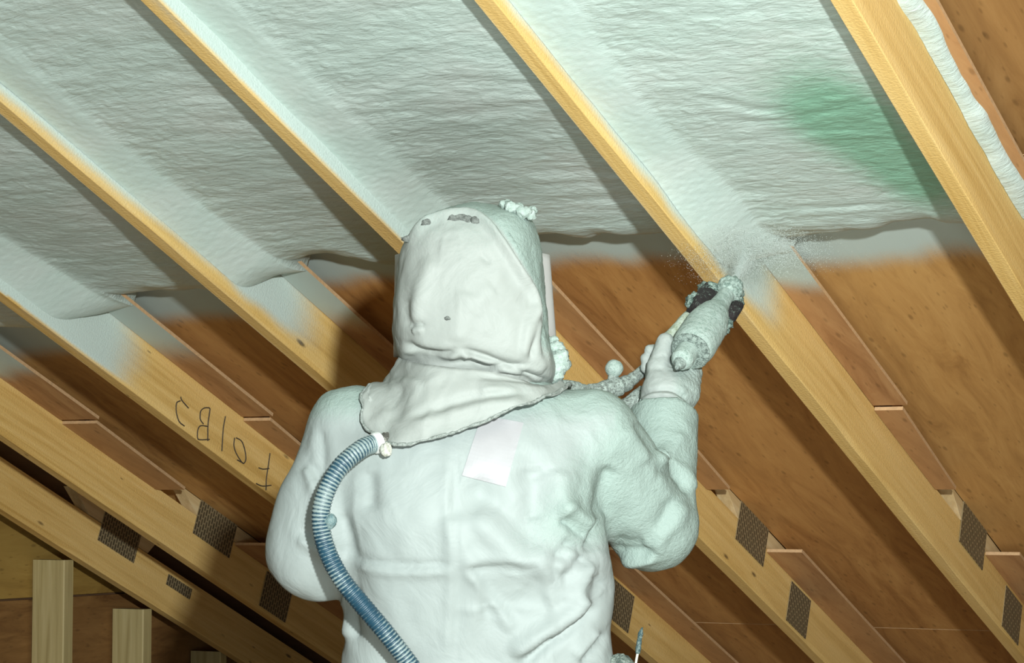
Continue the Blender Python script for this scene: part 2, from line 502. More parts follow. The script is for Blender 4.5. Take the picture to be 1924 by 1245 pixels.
# ------------------------------------------------------------------ rafters
R_LAB = ['broad bare golden rafter at the upper right with a foam bead along its right side',
         'golden rafter just behind the spray gun nozzle, white foam on its upper half',
         'rafter running behind the hooded head and out below the raised right arm',
         'rafter meeting the left side of the hood, foam ending above the left shoulder',
         'rafter with pencilled letters on its side, left of the left shoulder',
         'bare rafter passing behind the left elbow, second lowest on the left',
         'lowest dim rafter over the tops of the pale wall studs']
SPRAY_END = [None, 4.31, 4.30, 4.33, 4.46, 4.52, None]
EDGE_FADE = [0, .030, .012, .024, .010, .010, 0]
rafters = []
def make_rafter(i):
    h0 = R_H[i]
    root = empty('roof_rafter', matrix=roof_matrix(h0, 3.6, V_BOT)); rafters.append(root)
    tag(root, R_LAB[i], 'rafter', 'roof rafters')
    b = .0018
    D = V_TOP - V_BOT
    prof = [(RW, D - j * (D - b) / 14) for j in range(15)] + [(RW - b * .35, b * .35)] + [(RW - b - j * (RW - 2 * b) / 6, 0) for j in range(7)] + [(b * .35, b * .35)]
    prof += [(0, b + j * (D - b) / 6) for j in range(7)]
    prof = np.array(prof); npf = len(prof)
    ss = np.concatenate([np.arange(S0, 2.6, .05), np.arange(2.6, 6.9, .014), np.arange(6.9, S1 + .01, .05)])
    S = ss[:, None] + 0 * prof[None, :, 0]
    X = prof[None, :, 0] + .0022 * noise2(ss * 1.1, i * 7.3, 3)[:, None]
    Z = prof[None, :, 1] + .0018 * noise2(ss * .9, i * 5.1, 4)[:, None]
    # slight wane along the lower corners
    cor = np.exp(-((prof[:, 0] - RW) ** 2 + prof[:, 1] ** 2) / .008 ** 2)
    X = X - cor[None] * .002 * (1 + noise2(ss * 6, i, 8))[:, None]
    V = np.stack([X, S - 3.6, Z], -1).reshape(-1, 3)
    F = grid_faces(len(ss), npf, True).tolist()
    F.append(list(range(npf))); F.append(list(range((len(ss) - 1) * npf, len(ss) * npf))[::-1])
    if SPRAY_END[i] is None:
        a = np.zeros_like(S)
        if i == 0:
            a = .25 * (1 - sstep(X, .0, .006)) * (1 - sstep(S, 4.0, 4.2))
    else:
        e = SPRAY_END[i] + .02 * noise2(Z * 30, S * 4, 9)
        along = 1 - sstep(S, e - .26, e + .10)
        wv = .012 * noise2(S * 3.2, i * 3.7, 6) + .006 * noise2(S * 11, i, 7)
        ef = EDGE_FADE[i]
        up = sstep(Z - wv * (ef > 0.013), -.012 + ef * .3, ef + (.03 if ef > .013 else .002))
        side = X > RW - b * 1.2
        a = np.where(side, up, 0) * along
        botm = (~side) * along * (.22 * sstep(X, .012, RW) * (1 if i in (2, 3) else .5) + .18 * (noise2(S * 2.2, i, 2) > .2) * sstep(X, 0, .03))
        a = a + botm
        a = a + (1 - sstep(X, -.001, .004)) * along * .5
        if i == 2: a = np.maximum(a, (1 - sstep(S, 2.75, 3.15)) * .35 * sstep(X, .0, .03))
        if i == 3: a = np.maximum(a, (1 - sstep(S, 2.9, 3.3)) * .4 * sstep(X, -.01, .03))
    mesh_obj('beam', V, F, M['rafter%d' % i], root, roof_matrix(h0, 3.6, V_BOT), attrs={'overspray': a.reshape(-1)})
    return root
def add_part(root, i, name, data, mat, loc):
    return mesh_obj(name, data[0], data[1], mat, root, roof_matrix(*loc))
plate_me = {}
def plate(root, i, s0, s1, v0, v1):
    h = R_H[i] + RW
    v, f = box_data(0, .0016, 0, s1 - s0, 0, v1 - v0)
    add_part(root, i, 'truss_plate', (v, f), M['plate'], (h + .0012, s0, v0))
for i in range(7):
    r = make_rafter(i)
    if i in (1, 2, 3, 5, 6):
        h = R_H[i]
        # spliced upper member with a slanted cut end
        v = [(0, 5.628, V_TOP + .002), (RW, 5.628, V_TOP + .002), (RW, 5.515, V_DECK - .001), (0, 5.515, V_DECK - .001),
             (0, 5.96, V_TOP + .002), (RW, 5.96, V_TOP + .002), (RW, 5.99, V_DECK - .003), (0, 5.99, V_DECK - .003)]
        v = [(x, s - 5.43, z - V_TOP) for x, s, z in v]
        f = [(0, 1, 2, 3), (4, 7, 6, 5), (0, 4, 5, 1), (1, 5, 6, 2), (2, 6, 7, 3), (3, 7, 4, 0)]
        add_part(r, i, 'splice_block', (v, f), M['block'], (h, 5.43, V_TOP))
        if i == 6:
            plate(r, i, 5.695, 5.90, 2.225, 2.325); plate(r, i, 6.09, 6.235, 2.225, 2.262)
        else:
            plate(r, i, 5.625, 5.838, 2.224, 2.338); plate(r, i, 6.052, 6.216, 2.147, 2.264)
# pencilled letters on the side of one rafter (upside down for the viewer): strokes in photo order, (s, v) on the face
def side_sv(px, py, hh):
    r = CF + CR * (px - 962.) / F_PX - CU * (py - 622.5) / F_PX
    p = r * (hh / (r @ dH)); return (p @ dS, p @ dV)
hs = R_H[4] + RW
SC_ = .19277
strokes = [[(205, 130), (215, 165), (280, 240)], [(200, 170), (165, 190), (160, 270), (180, 350), (200, 385), (240, 415)],
           [(395, 290), (405, 260), (440, 238), (485, 240), (488, 265), (470, 400), (468, 560)], [(470, 420), (400, 412), (372, 450), (368, 520), (385, 548), (485, 545)], [(395, 290), (395, 350), (425, 395)],
           [(640, 320), (618, 450), (605, 660)],
           [(730, 530), (722, 600), (740, 670), (780, 740), (815, 780), (838, 745), (835, 680), (815, 600), (790, 555), (745, 530)], [(755, 745), (820, 780)],
           [(1075, 680), (1058, 800), (1040, 920), (1035, 1040)], [(965, 822), (1010, 835), (1065, 828)], [(940, 975), (1000, 1000), (1085, 992)]]
oc = np.array([hs, 4.9, 2.2])
for grp in (strokes[0:2], strokes[2:5], strokes[5:6], strokes[6:8], strokes[8:11]):
    parts = []
    for st in grp:
        pts = [side_sv(300 + x * SC_, 720 + y * SC_, hs) for x, y in st]
        path = np.array([(hs + .0004, s, v_) for s, v_ in pts])
        path, _ = resample(catmull(path, 6), .004)
        parts.append(tube_data(path, .0016, 6))
    v, f = join_data(parts)
    mesh_obj('pencil_letter', v - oc, f, M['pencil'], rafters[4], roof_matrix(*oc))

# ------------------------------------------------------------------ sprayed foam, one fill per bay
FOAM_LAB = [None, 'foam fill right of the spray gun with a green fresh patch',
            'foam fill in the bay directly above the hood, right of the head',
            'foam fill in the bay left of the hood, above the left shoulder',
            'foam fill in the bay above the pencilled rafter',
            'small foam fill at the left edge, below the pencilled rafter']
def make_foam(k):
    h0, h1 = R_H[k] + RW, bay_hi[k]
    Wd = h1 - h0
    e0 = FOAM_END[k]
    xs = np.concatenate([np.arange(0, .12, .003), np.arange(.12, Wd, .0045), [Wd]])
    st = np.concatenate([np.linspace(0, 1, 60)[:-1] * (2.55 - S0), 2.55 - S0 + np.arange(0, e0 - .09 - 2.55, .0045)])
    tail = np.linspace(0, 1, 30) ** .8
    E = end_line(k, h0 + xs)
    S = np.concatenate([S0 + st[:, None] + 0 * xs[None], (e0 - .09) + tail[1:, None] * (E - e0 + .09)[None]], 0)
    # squeeze so that the columns run smoothly into the uneven end
    X = np.broadcast_to(xs[None], S.shape)
    cw = .088 + .012 * noise2(S * 4, k * 3.1, 21)
    field = 2.193 + .062 * sstep(S, e0 - .85, e0 - .05) + .007 * noise2(S * 2.3, X * 3 + k * 5, 22) - .004 * sstep(X, Wd - .16, Wd)
    base = V_BOT + .034 + .006 * noise2(S * 5, k * 2.2, 23)
    q = np.clip(X / cw, 0, 1)
    cove = base + (field - .006 - base) * q ** 1.05
    surf = np.where(X < cw, cove, field - .006 * np.exp(-(X - cw) / .02))
    fm = sstep(X, cw * .75, cw * 1.25)
    H = h0 + X
    wrk = .0017 * noise2(H * 7 + .8 * noise2(S * 4, H * 4, 24), S * 26 + 1.5 * noise2(H * 5, S * 5, 25), 26 + k)
    wrk += .0008 * noise2(H * 22, S * 60, 36 + k) + .0006 * noise2(H * 60, S * 120, 46 + k)
    cel = .0016 * np.abs(noise2(H * 48, S * 62, 56 + k)) * np.exp(-((X - cw - .05) / .07) ** 2)
    surf = surf - fm * (wrk + cel) + (1 - fm) * .0006 * noise2(H * 110, S * 110, 66 + k)
    # the rolled front edge
    r_ = .17 + .03 * noise2(H * 6, k, 91)
    tt = np.clip((S - (E[None] - r_)) / r_, 0, 1)
    vend = np.where(X < STRIP_W[k] - .002, V_TOP - .0025, V_DECK)
    lip = np.where(X < STRIP_W[k], .03, .085)
    g = (1 - tt ** 2.2) * (1 - lip) + lip
    surf = vend - (vend - surf) * g
    surf = np.where(tt >= .999, vend + .0015, surf)
    fresh = np.zeros_like(S)
    if k == 1:
        fresh = np.exp(-(((S - 3.52) / .20) ** 2 + ((H + 1.52) / .12) ** 2)) * 1.1
        fresh += np.exp(-(((S - 3.78) / .16) ** 2 + ((H + 1.47) / .075) ** 2)) * .8
        fresh += .16 * np.exp(-((S - 3.15) / .25) ** 2)
    if k in (3, 4):
        fresh += .16 * np.exp(-((X - cw) / .03) ** 2)  # greenish shade line of the cove crease, tinted into the foam colour
    fresh = fresh + .10 * sstep(noise2(S * 1.5, H * 2, 77), .1, .8)
    oc = np.array([h0, 3.3, V_DECK])
    V = np.stack([H, S, surf], -1).reshape(-1, 3) - oc
    o = mesh_obj('spray_foam_fill', V, grid_faces(*S.shape), M['foam'], None, roof_matrix(*oc), smooth=True,
                 attrs={'fresh': fresh.reshape(-1), 'cove': (1 - fm).reshape(-1) * .85})
    tag(o, FOAM_LAB[k], 'foam', 'foam fills between the rafters')
for k in range(1, 6):
    make_foam(k)
# foam bead along the right side of the first rafter
ss = np.arange(S0, 4.12, .006)
wid = .032 + .006 * noise2(ss * 9, 0, 81) + .002 * noise2(ss * 22, 0, 82)
wid *= 1 - sstep(ss, 3.98, 4.12) * .95
hgt = .020 + .004 * noise2(ss * 12, 4, 83); hgt *= 1 - sstep(ss, 3.98, 4.12) * .95
a = np.linspace(0, np.pi / 2, 9)
H = R_H[0] + RW + wid[:, None] * np.sin(a)[None] ** .9
Vv = V_TOP + .0005 - hgt[:, None] * np.cos(a)[None] + .0008 * noise2(np.linspace(0, 3, 9)[None] + 0 * ss[:, None], ss[:, None] * 70, 84)
V = np.stack([H, ss[:, None] + 0 * H, Vv], -1).reshape(-1, 3)
oc = np.array([R_H[0] + RW, 3., V_TOP])
o = mesh_obj('foam_bead', V - oc, grid_faces(len(ss), 9), M['foam'], None, roof_matrix(*oc), smooth=True, attrs={'fresh': np.zeros(len(V)), 'cove': np.zeros(len(V))})
tag(o, 'narrow white foam bead along the right side of the upper right rafter', 'foam')

# ------------------------------------------------------------------ wall studs under the lowest rafter
for (px, py, w, t, lab) in ((120.6, 1052, .128, .049, 'tallest pale wall stud at the lower left corner'),
                            (269, 1144.5, .128, .049, 'middle pale wall stud in the lower left'),
                            (414, 1224, .128, .040, 'shortest pale stud top at the bottom edge, left of the sprayer')):
    r = CF + CR * (px - 962.) / F_PX - CU * (py - 622.5) / F_PX
    p = r * (-4.84 / (r @ dH)); u = p @ dU; z = p[2] + CAM_Z
    v, f = box_data(-w, 0, 0, t, 0, z)
    # chamfered upright: run the profile along z
    b = .003
    prof = [(-w + b, 0), (-b, 0), (0, b), (0, t - b), (-b, t), (-w + b, t), (-w, t - b), (-w, b)]
    nz = 24
    V = np.array([(x, y, zz) for zz in np.linspace(0, z, nz) for x, y in prof])
    F = grid_faces(nz, 8, True).tolist() + [list(range(8))[::-1], list(range((nz - 1) * 8, nz * 8))]
    # lumber grain runs along local y: build lying down and stand it up
    Vl = V[:, [0, 2, 1]] * np.array([1, 1, -1])
    base = dH * -4.84 + dU * u
    rot = Matrix(((dH[0], 0, -dU[0], base[0]), (dH[1], 0, -dU[1], base[1]), (0, 1, 0, 0), (0, 0, 0, 1)))
    o = mesh_obj('wall_stud', Vl, F, M['stud'], None, rot)
    tag(o, lab, 'stud', 'wall studs of the gable wall')

# ------------------------------------------------------------------ implicit surfaces for the sprayer's suit, hood and gloves
def surface_nets(fn, lo, hi, step):
    lo = np.array(lo, float); hi = np.array(hi, float)
    n = np.ceil((hi - lo) / step).astype(int) + 1
    ax = [(lo[i] + step * np.arange(n[i])).astype(np.float32) for i in range(3)]
    X, Y, Z = np.meshgrid(*ax, indexing='ij')
    Fv = fn(X, Y, Z).astype(np.float32)
    ins = Fv < 0
    nx, ny, nz = n
    cnt = np.zeros((nx - 1, ny - 1, nz - 1), np.int8)
    for a in (0, 1):
        for b in (0, 1):
            for c in (0, 1):
                cnt += ins[a:nx - 1 + a, b:ny - 1 + b, c:nz - 1 + c]
    act = (cnt > 0) & (cnt < 8)
    ci = np.argwhere(act)
    idx = -np.ones(act.shape, np.int64); idx[act] = np.arange(len(ci))
    P = np.zeros((len(ci), 3)); C = np.zeros(len(ci))
    corners = [(0, 0, 0), (1, 0, 0), (0, 1, 0), (1, 1, 0), (0, 0, 1), (1, 0, 1), (0, 1, 1), (1, 1, 1)]
    for i, a in enumerate(corners):
        for b in corners[i + 1:]:
            if sum(abs(p - q) for p, q in zip(a, b)) != 1: continue
            fa = Fv[ci[:, 0] + a[0], ci[:, 1] + a[1], ci[:, 2] + a[2]].astype(float)
            fb = Fv[ci[:, 0] + b[0], ci[:, 1] + b[1], ci[:, 2] + b[2]].astype(float)
            m = (fa < 0) != (fb < 0)
            t = np.where(m, fa / np.where(m, fa - fb, 1), 0)
            p = np.array(a)[None] + t[:, None] * (np.array(b) - np.array(a))[None]
            P[m] += p[m]; C[m] += 1
    V = lo + step * (ci + P / C[:, None])
    quads = []
    for axis in range(3):
        sl0 = [slice(1, -1)] * 3; sl1 = [slice(1, -1)] * 3
        sl0[axis] = slice(0, -1); sl1[axis] = slice(1, None)
        A, B = ins[tuple(sl0)], ins[tuple(sl1)]
        e = np.argwhere(A != B)
        flip = A[tuple(e.T)]
        off = np.ones(3, int); off[axis] = 0
        e = e + off
        u, w = [(1, 2), (2, 0), (0, 1)][axis]
        def cell(du, dw):
            q = e.copy(); q[:, u] -= du; q[:, w] -= dw
            return idx[q[:, 0], q[:, 1], q[:, 2]]
        q = np.stack([cell(1, 1), cell(0, 1), cell(0, 0), cell(1, 0)], 1)
        q[~flip] = q[~flip][:, ::-1]
        quads.append(q)
    return V, np.concatenate(quads)
def smin(a, b, k):
    h = np.clip(.5 + .5 * (b - a) / k, 0, 1)
    return b + (a - b) * h - k * h * (1 - h)
def rcone(X, Y, Z, a, b, ra, rb):
    a = np.asarray(a, float); b = np.asarray(b, float); ab = b - a
    t = np.clip(((X - a[0]) * ab[0] + (Y - a[1]) * ab[1] + (Z - a[2]) * ab[2]) / (ab @ ab), 0, 1)
    return np.sqrt((X - a[0] - t * ab[0]) ** 2 + (Y - a[1] - t * ab[1]) ** 2 + (Z - a[2] - t * ab[2]) ** 2) - (ra + (rb - ra) * t)
def ellip(X, Y, Z, c, r):
    q = np.sqrt(((X - c[0]) / r[0]) ** 2 + ((Y - c[1]) / r[1]) ** 2 + ((Z - c[2]) / r[2]) ** 2)
    return (q - 1) * min(r)
def stack(X, Y, Z, rows, p=2.4):
    "body of stacked superellipses; rows of (z, x_left, x_right, y_back, y_front)"
    rows = sorted(rows); R = np.array(rows, float)
    zz = np.linspace(R[0, 0], R[-1, 0], 400)
    def sm(col):
        q = np.interp(zz, R[:, 0], R[:, col]); k = np.hanning(25); k /= k.sum()
        return np.convolve(np.pad(q, 12, mode='edge'), k, 'valid')
    xl, xr, yb, yf = [np.interp(Z, zz, sm(c)) for c in (1, 2, 3, 4)]
    a = (xr - xl) / 2; b = (yf - yb) / 2
    q = (np.abs((X - (xl + xr) / 2) / a) ** p + np.abs((Y - (yb + yf) / 2) / b) ** p) ** (1 / p)
    d = (q - 1) * np.minimum(a, b)
    return np.maximum(d, np.maximum(R[0, 0] - Z, Z - R[-1, 0]))
def normals(V, Q):
    A = np.cross(V[Q[:, 2]] - V[Q[:, 0]], V[Q[:, 3]] - V[Q[:, 1]])
    N = np.zeros_like(V)
    for c in range(4): np.add.at(N, Q[:, c], A)
    return N / (np.linalg.norm(N, axis=1)[:, None] + 1e-12)
def relax(V, Q, n=2, w=.5):
    for _ in range(n):
        S_ = np.zeros_like(V); C = np.zeros(len(V))
        for a, b in ((0, 1), (1, 2), (2, 3), (3, 0)):
            np.add.at(S_, Q[:, a], V[Q[:, b]]); np.add.at(C, Q[:, a], 1)
        V = V + w * (S_ / C[:, None] - V)
    return V
def seg_dist(x, z, pts):
    "distance of (x, z) to a polyline, signed by the side of it (right of travel is positive), and position along it"
    best = np.full(len(x), 1e9); sg = np.zeros(len(x)); tt = np.zeros(len(x))
    L = [0]
    for i in range(len(pts) - 1): L.append(L[-1] + math.dist(pts[i], pts[i + 1]))
    for i in range(len(pts) - 1):
        a, b = np.array(pts[i]), np.array(pts[i + 1]); ab = b - a
        t = np.clip(((x - a[0]) * ab[0] + (z - a[1]) * ab[1]) / (ab @ ab), 0, 1)
        dx, dz = x - a[0] - t * ab[0], z - a[1] - t * ab[1]
        d_ = np.hypot(dx, dz); m = d_ < best
        best[m] = d_[m]; sg[m] = np.sign(ab[0] * -dz + ab[1] * dx)[m]; tt[m] = ((L[i] + t * math.dist(a, b)) / L[-1])[m]
    return best, sg, tt
def folds(V, N, items, Y, power=1.):
    "press creases and raise ridges on the cloth that faces backwards; each crease is a line across the back in (x, z)"
    D = np.zeros(len(V))
    face = sstep(-N[:, 1], -.05, .35)
    for kind, amp, wid, px in items:
        pts = [tuple(at(a, b, Y)[[0, 2]]) for a, b in px]
        pts = [tuple(q) for q in catmull(np.array(pts), 5)] if len(pts) > 2 else pts
        d_, sg, t = seg_dist(V[:, 0], V[:, 2], pts)
        m = d_ < wid * 3.5
        endf = sstep(t, 0, .18) * (1 - sstep(t, .82, 1.0)) + .0
        endf = np.maximum(endf, .12)
        q = d_[m] / wid
        if kind == 'groove': r = -np.exp(-q ** 2)
        elif kind == 'ridge': r = np.exp(-q ** 2)
        elif kind == 'step': r = sg[m] * q * np.exp(-q ** 2) * 2.2
        elif kind == 'fold': r = np.exp(-(q * sg[m] - .9) ** 2) - .9 * np.exp(-((q * sg[m] + .5) * 1.5) ** 2)
        D[m] += amp * r * endf[m] * face[m] * power
    return V + N * D[:, None]

def creases(V, seed, amp):
    "scattered sharp crumples of paper-like cloth"
    n1 = noise3(V[:, 0] * 11 + 2 * noise3(V[:, 0] * 6, V[:, 1] * 6, V[:, 2] * 6, seed), V[:, 1] * 11, V[:, 2] * 8, seed + 1)
    n2 = noise3(V[:, 0] * 19, V[:, 1] * 19, V[:, 2] * 15 + 2 * noise3(V[:, 0] * 8, V[:, 1] * 8, V[:, 2] * 8, seed + 2), seed + 3)
    msk = sstep(noise3(V[:, 0] * 5, V[:, 1] * 5, V[:, 2] * 5, seed + 4), -.25, .5)
    return amp * (np.clip(1 - np.abs(n1) * 5.0, 0, 1) ** 1.5 + .6 * np.clip(1 - np.abs(n2) * 4.5, 0, 1) ** 1.5) * msk
SUIT = mat_fabric('coverall_cloth', (.285, .322, .308), (.245, .312, .280))
HOODM = mat_fabric('hood_cloth', (.278, .300, .277), (.235, .297, .265))
GLOVE = mat_fabric('glove_knit', (.30, .325, .305), (.27, .325, .295))

FEET = at(900, 622.5, 4.16); FEET[2] = 0
person = empty('person', FEET)
tag(person, 'person in a white hooded coverall seen from behind, raising a spray gun', 'person')
TY = 4.15
zpx = lambda py, Y=TY: at(962, py, Y)[2]
xpx = lambda px, Y=TY: at(px, 622.5, Y)[0]
def row(py, xl, xr, yb, yf, Y=4.12): return (zpx(py, Y), xpx(xl, Y), xpx(xr, Y), yb, yf)
torso_rows = [row(1500, 650, 1150, 4.04, 4.31), row(1400, 640, 1160, 4.02, 4.31), row(1300, 640, 1158, 4.035, 4.30), row(1240, 640, 1155, 4.045, 4.30), row(1180, 650, 1150, 4.03, 4.30), row(1100, 655, 1158, 4.005, 4.30),
              row(1040, 648, 1146, 3.99, 4.31), row(980, 636, 1136, 3.985, 4.31), row(900, 630, 1136, 3.99, 4.31), row(840, 634, 1130, 4.005, 4.30),
              row(790, 648, 1118, 4.03, 4.29), row(755, 680, 1096, 4.055, 4.27), row(725, 730, 1060, 4.075, 4.24), row(700, 790, 1000, 4.085, 4.22), row(650, 815, 985, 4.09, 4.22)]
SHO_R = at(1112, 826, 4.16); ELB_R = at(1226, 990, 4.27); CUF_R = at(1247, 772, 4.37)
SHO_L = at(664, 812, 4.15); ELB_L = at(578, 1038, 4.15); HAND_L = at(690, 985, 4.47)
HEAD = at(890, 560, 4.18)
HIP_R = at(1010, 1480, 4.17); HIP_L = at(790, 1480, 4.17)
KNE_R = np.array([HIP_R[0] + .03, 4.19, .50]); KNE_L = np.array([HIP_L[0] - .03, 4.15, .50])
ANK_R = np.array([HIP_R[0] + .05, 4.22, .09]); ANK_L = np.array([HIP_L[0] - .05, 4.12, .09])
def body_fn(X, Y, Z):
    d_ = stack(X, Y, Z, torso_rows, 2.5)
    # head and neck inside the hood
    d_ = smin(d_, ellip(X, Y, Z, HEAD, (.078, .098, .115)), .02)
    d_ = smin(d_, ellip(X, Y, Z, HEAD + np.array([0, .095, -.01]), (.014, .022, .024)), .01)
    for s in (-1, 1): d_ = smin(d_, ellip(X, Y, Z, HEAD + np.array([s * .078, 0, -.005]), (.010, .02, .03)), .006)
    # right arm, raised
    arm = rcone(X, Y, Z, SHO_R, ELB_R, .088, .079)
    dirf = (CUF_R - ELB_R) / np.linalg.norm(CUF_R - ELB_R)
    fore = rcone(X, Y, Z, ELB_R, CUF_R + dirf * .05, .072, .0635)
    cut = (X - CUF_R[0]) * dirf[0] + (Y - CUF_R[1]) * dirf[1] + (Z - CUF_R[2]) * dirf[2]
    fore = np.maximum(fore, cut)
    # hollow sleeve end
    fore = np.maximum(fore, -np.maximum(rcone(X, Y, Z, CUF_R - dirf * .03, CUF_R + dirf * .1, .046, .046), -(cut + .03)))
    d_ = smin(d_, arm, .028)
    d_ = smin(d_, fore, .016)
    # left arm, elbow dropped and forearm forward
    d_ = smin(d_, rcone(X, Y, Z, SHO_L, ELB_L, .080, .066), .03)
    d_ = smin(d_, rcone(X, Y, Z, ELB_L, HAND_L, .066, .050), .02)
    d_ = smin(d_, ellip(X, Y, Z, at(600, 1000, 4.14), (.078, .075, .115)), .03)
    # legs
    for a, b, c in ((HIP_R, KNE_R, ANK_R), (HIP_L, KNE_L, ANK_L)):
        d_ = smin(d_, rcone(X, Y, Z, a, b, .125, .085), .05)
        d_ = smin(d_, rcone(X, Y, Z, b, c, .085, .068), .03)
    return d_
V, Q = surface_nets(body_fn, (-.47, 3.92, .03), (.40, 4.62, 1.76), .0068)
V = relax(V, Q, 2, .5)
N = normals(V, Q)
body_folds = [
    ('groove', .013, .011, [(1128, 970), (1124, 1003), (1118, 1020), (1095, 1030), (1066, 1024), (1040, 1016)]),
    ('fold', .007, .014, [(1120, 1034), (1095, 1046), (1066, 1040), (1035, 1026)]),
    ('fold', .009, .013, [(1112, 1004), (1090, 990), (1068, 972), (1045, 970)]),
    ('groove', .010, .030, [(870, 900), (930, 950), (985, 1000), (1030, 1030)]),
    ('ridge', .010, .028, [(880, 950), (935, 1005), (990, 1048), (1050, 1066)]),
    ('fold', .006, .014, [(1094, 1040), (1075, 1060), (1048, 1082)]),
    ('fold', .013, .015, [(1128, 1128), (1085, 1162), (1025, 1203), (960, 1250)]),
    ('ridge', .008, .022, [(1100, 1045), (1098, 1090), (1088, 1140)]),
    ('groove', .008, .018, [(1135, 1085), (1122, 1110), (1105, 1130)]),
    ('fold', .0035, .010, [(1010, 1050), (985, 1063), (930, 1060), (868, 1062)]),
    ('ridge', .006, .011, [(872, 1062), (905, 1105), (970, 1190)]),
    ('groove', .008, .045, [(890, 1130), (960, 1130), (1040, 1110)]),
    ('step', .002, .010, [(852, 830), (850, 900), (848, 960), (856, 1062), (852, 1140), (848, 1260)]),
    ('ridge', .006, .020, [(846, 960), (870, 1040), (900, 1075)]),
    ('fold', .0035, .009, [(648, 1050), (700, 1060), (770, 1066), (860, 1060)]),
    ('groove', .010, .025, [(1000, 870), (1003, 930), (1015, 985)]),
    ('groove', .009, .016, [(1150, 870), (1136, 930), (1130, 975)]),
    ('ridge', .008, .022, [(1060, 880), (1055, 930), (1075, 965)]),
    ('groove', .005, .010, [(596, 800), (602, 850), (600, 905)]),
    ('fold', .006, .010, [(556, 1000), (590, 1020), (628, 1042)]),
    ('fold', .005, .009, [(575, 870), (590, 905), (600, 930)]),
    ('groove', .006, .014, [(690, 880), (695, 920), (692, 960)]),
    ('fold', .006, .011, [(1312, 930), (1300, 898), (1275, 880), (1235, 868)]),
    ('ridge', .0055, .014, [(1300, 940), (1280, 980), (1255, 1010), (1238, 1050)]),
    ('groove', .005, .012, [(1275, 930), (1262, 970), (1240, 1000)]),
    ('ridge', .003, .012, [(1240, 900), (1262, 920), (1272, 950)]),
    ('fold', .008, .010, [(1150, 1042), (1180, 1052), (1220, 1050), (1245, 1040)]),
    ('groove', .007, .014, [(1160, 1020), (1195, 1030), (1225, 1022)]),
    ('fold', .005, .016, [(1190, 790), (1215, 830), (1238, 862)]),
    ('ridge', .006, .016, [(1300, 800), (1280, 840), (1235, 865)]),
    ('fold', .007, .012, [(1140, 1190), (1120, 1215), (1085, 1250)]),
    ('fold', .007, .012, [(660, 1100), (655, 1150), (662, 1210)]),
    ('groove', .006, .012, [(640, 960), (650, 1010), (655, 1055)]),
]
Vn = folds(V, N, body_folds, 4.03, 1.55)
N2 = normals(Vn, Q)
# soft cloth unevenness and foam grit on the dusted side
soft = .0035 * noise3(Vn[:, 0] * 13, Vn[:, 1] * 13, Vn[:, 2] * 10, 5) + .0018 * noise3(Vn[:, 0] * 34, Vn[:, 1] * 34, Vn[:, 2] * 24, 6)
xr, zr = Vn[:, 0], Vn[:, 2]
dust = sstep(xr - .75 * (zr - zpx(900)), .0, .20) * sstep(zr, zpx(1080), zpx(960))
dust = np.maximum(dust, sstep(zr, zpx(830), zpx(745)) * .8)
dust = np.maximum(dust, sstep(xr, xpx(1135), xpx(1165)) * .9 * sstep(zr, zpx(1085), zpx(1075)))
dust = np.maximum(dust, (1 - sstep(xr, xpx(560), xpx(660))) * .35 * sstep(zr, zpx(900), zpx(800)))
dust = np.clip(dust + .12 * noise3(xr * 9, Vn[:, 1] * 9, zr * 9, 9), 0, 1)
grit = .0009 * noise3(xr * 240, Vn[:, 1] * 240, zr * 240, 12) * dust
Vn = Vn + N2 * (soft + grit + creases(Vn, 71, .0026) * (1 - .5 * dust))[:, None]
body = mesh_obj('coverall', Vn - FEET, Q, SUIT, person, Matrix.Translation(FEET), smooth=True, attrs={'overspray': dust})
BVH = BVHTree.FromPolygons([Vector(p) for p in Vn], Q.tolist())
def back_y(x, z, default=4.02):
    hit = BVH.ray_cast(Vector((x, 3.5, z)), Vector((0, 1, 0)))
    return hit[0].y if hit[0] is not None else default

# rectangular patch on the shoulder blade, laid on the cloth
cor = [at(905, 778, 4.0), at(984, 793, 4.0), at(950, 914, 4.0), at(868, 893, 4.0)]
nu, nv_ = 14, 18
g = []
for j in range(nv_):
    for i in range(nu):
        a, b = i / (nu - 1), j / (nv_ - 1)
        p = (cor[0] * (1 - a) + cor[1] * a) * (1 - b) + (cor[3] * (1 - a) + cor[2] * a) * b
        g.append((p[0], back_y(p[0], p[2]), p[2]))
g = np.array(g).reshape(nv_, nu, 3)
for _ in range(3): g[1:-1, 1:-1, 1] = (g[:-2, 1:-1, 1] + g[2:, 1:-1, 1] + g[1:-1, :-2, 1] + g[1:-1, 2:, 1]) / 4
g = g.reshape(-1, 3)
ft = g - np.array([0, .0030, 0]); bk = g + np.array([0, .006, 0])
fr = grid_faces(nv_, nu)
ring = list(range(nu)) + [j * nu + nu - 1 for j in range(1, nv_)] + [(nv_ - 1) * nu + i for i in range(nu - 2, -1, -1)] + [j * nu for j in range(nv_ - 2, 0, -1)]
n0 = nu * nv_
FF = fr[:, ::-1].tolist() + [[b, a, a + n0, b + n0] for a, b in zip(ring, ring[1:] + ring[:1])]
PATCH = mat_plain('patch_cloth', (.315, .315, .32), .55, var=.02, bscale=40)
o = mesh_obj('patch', np.concatenate([ft, bk]) - FEET, FF, PATCH, person, Matrix.Translation(FEET))
o['label'] = 'smooth white rectangular patch on the right shoulder blade'

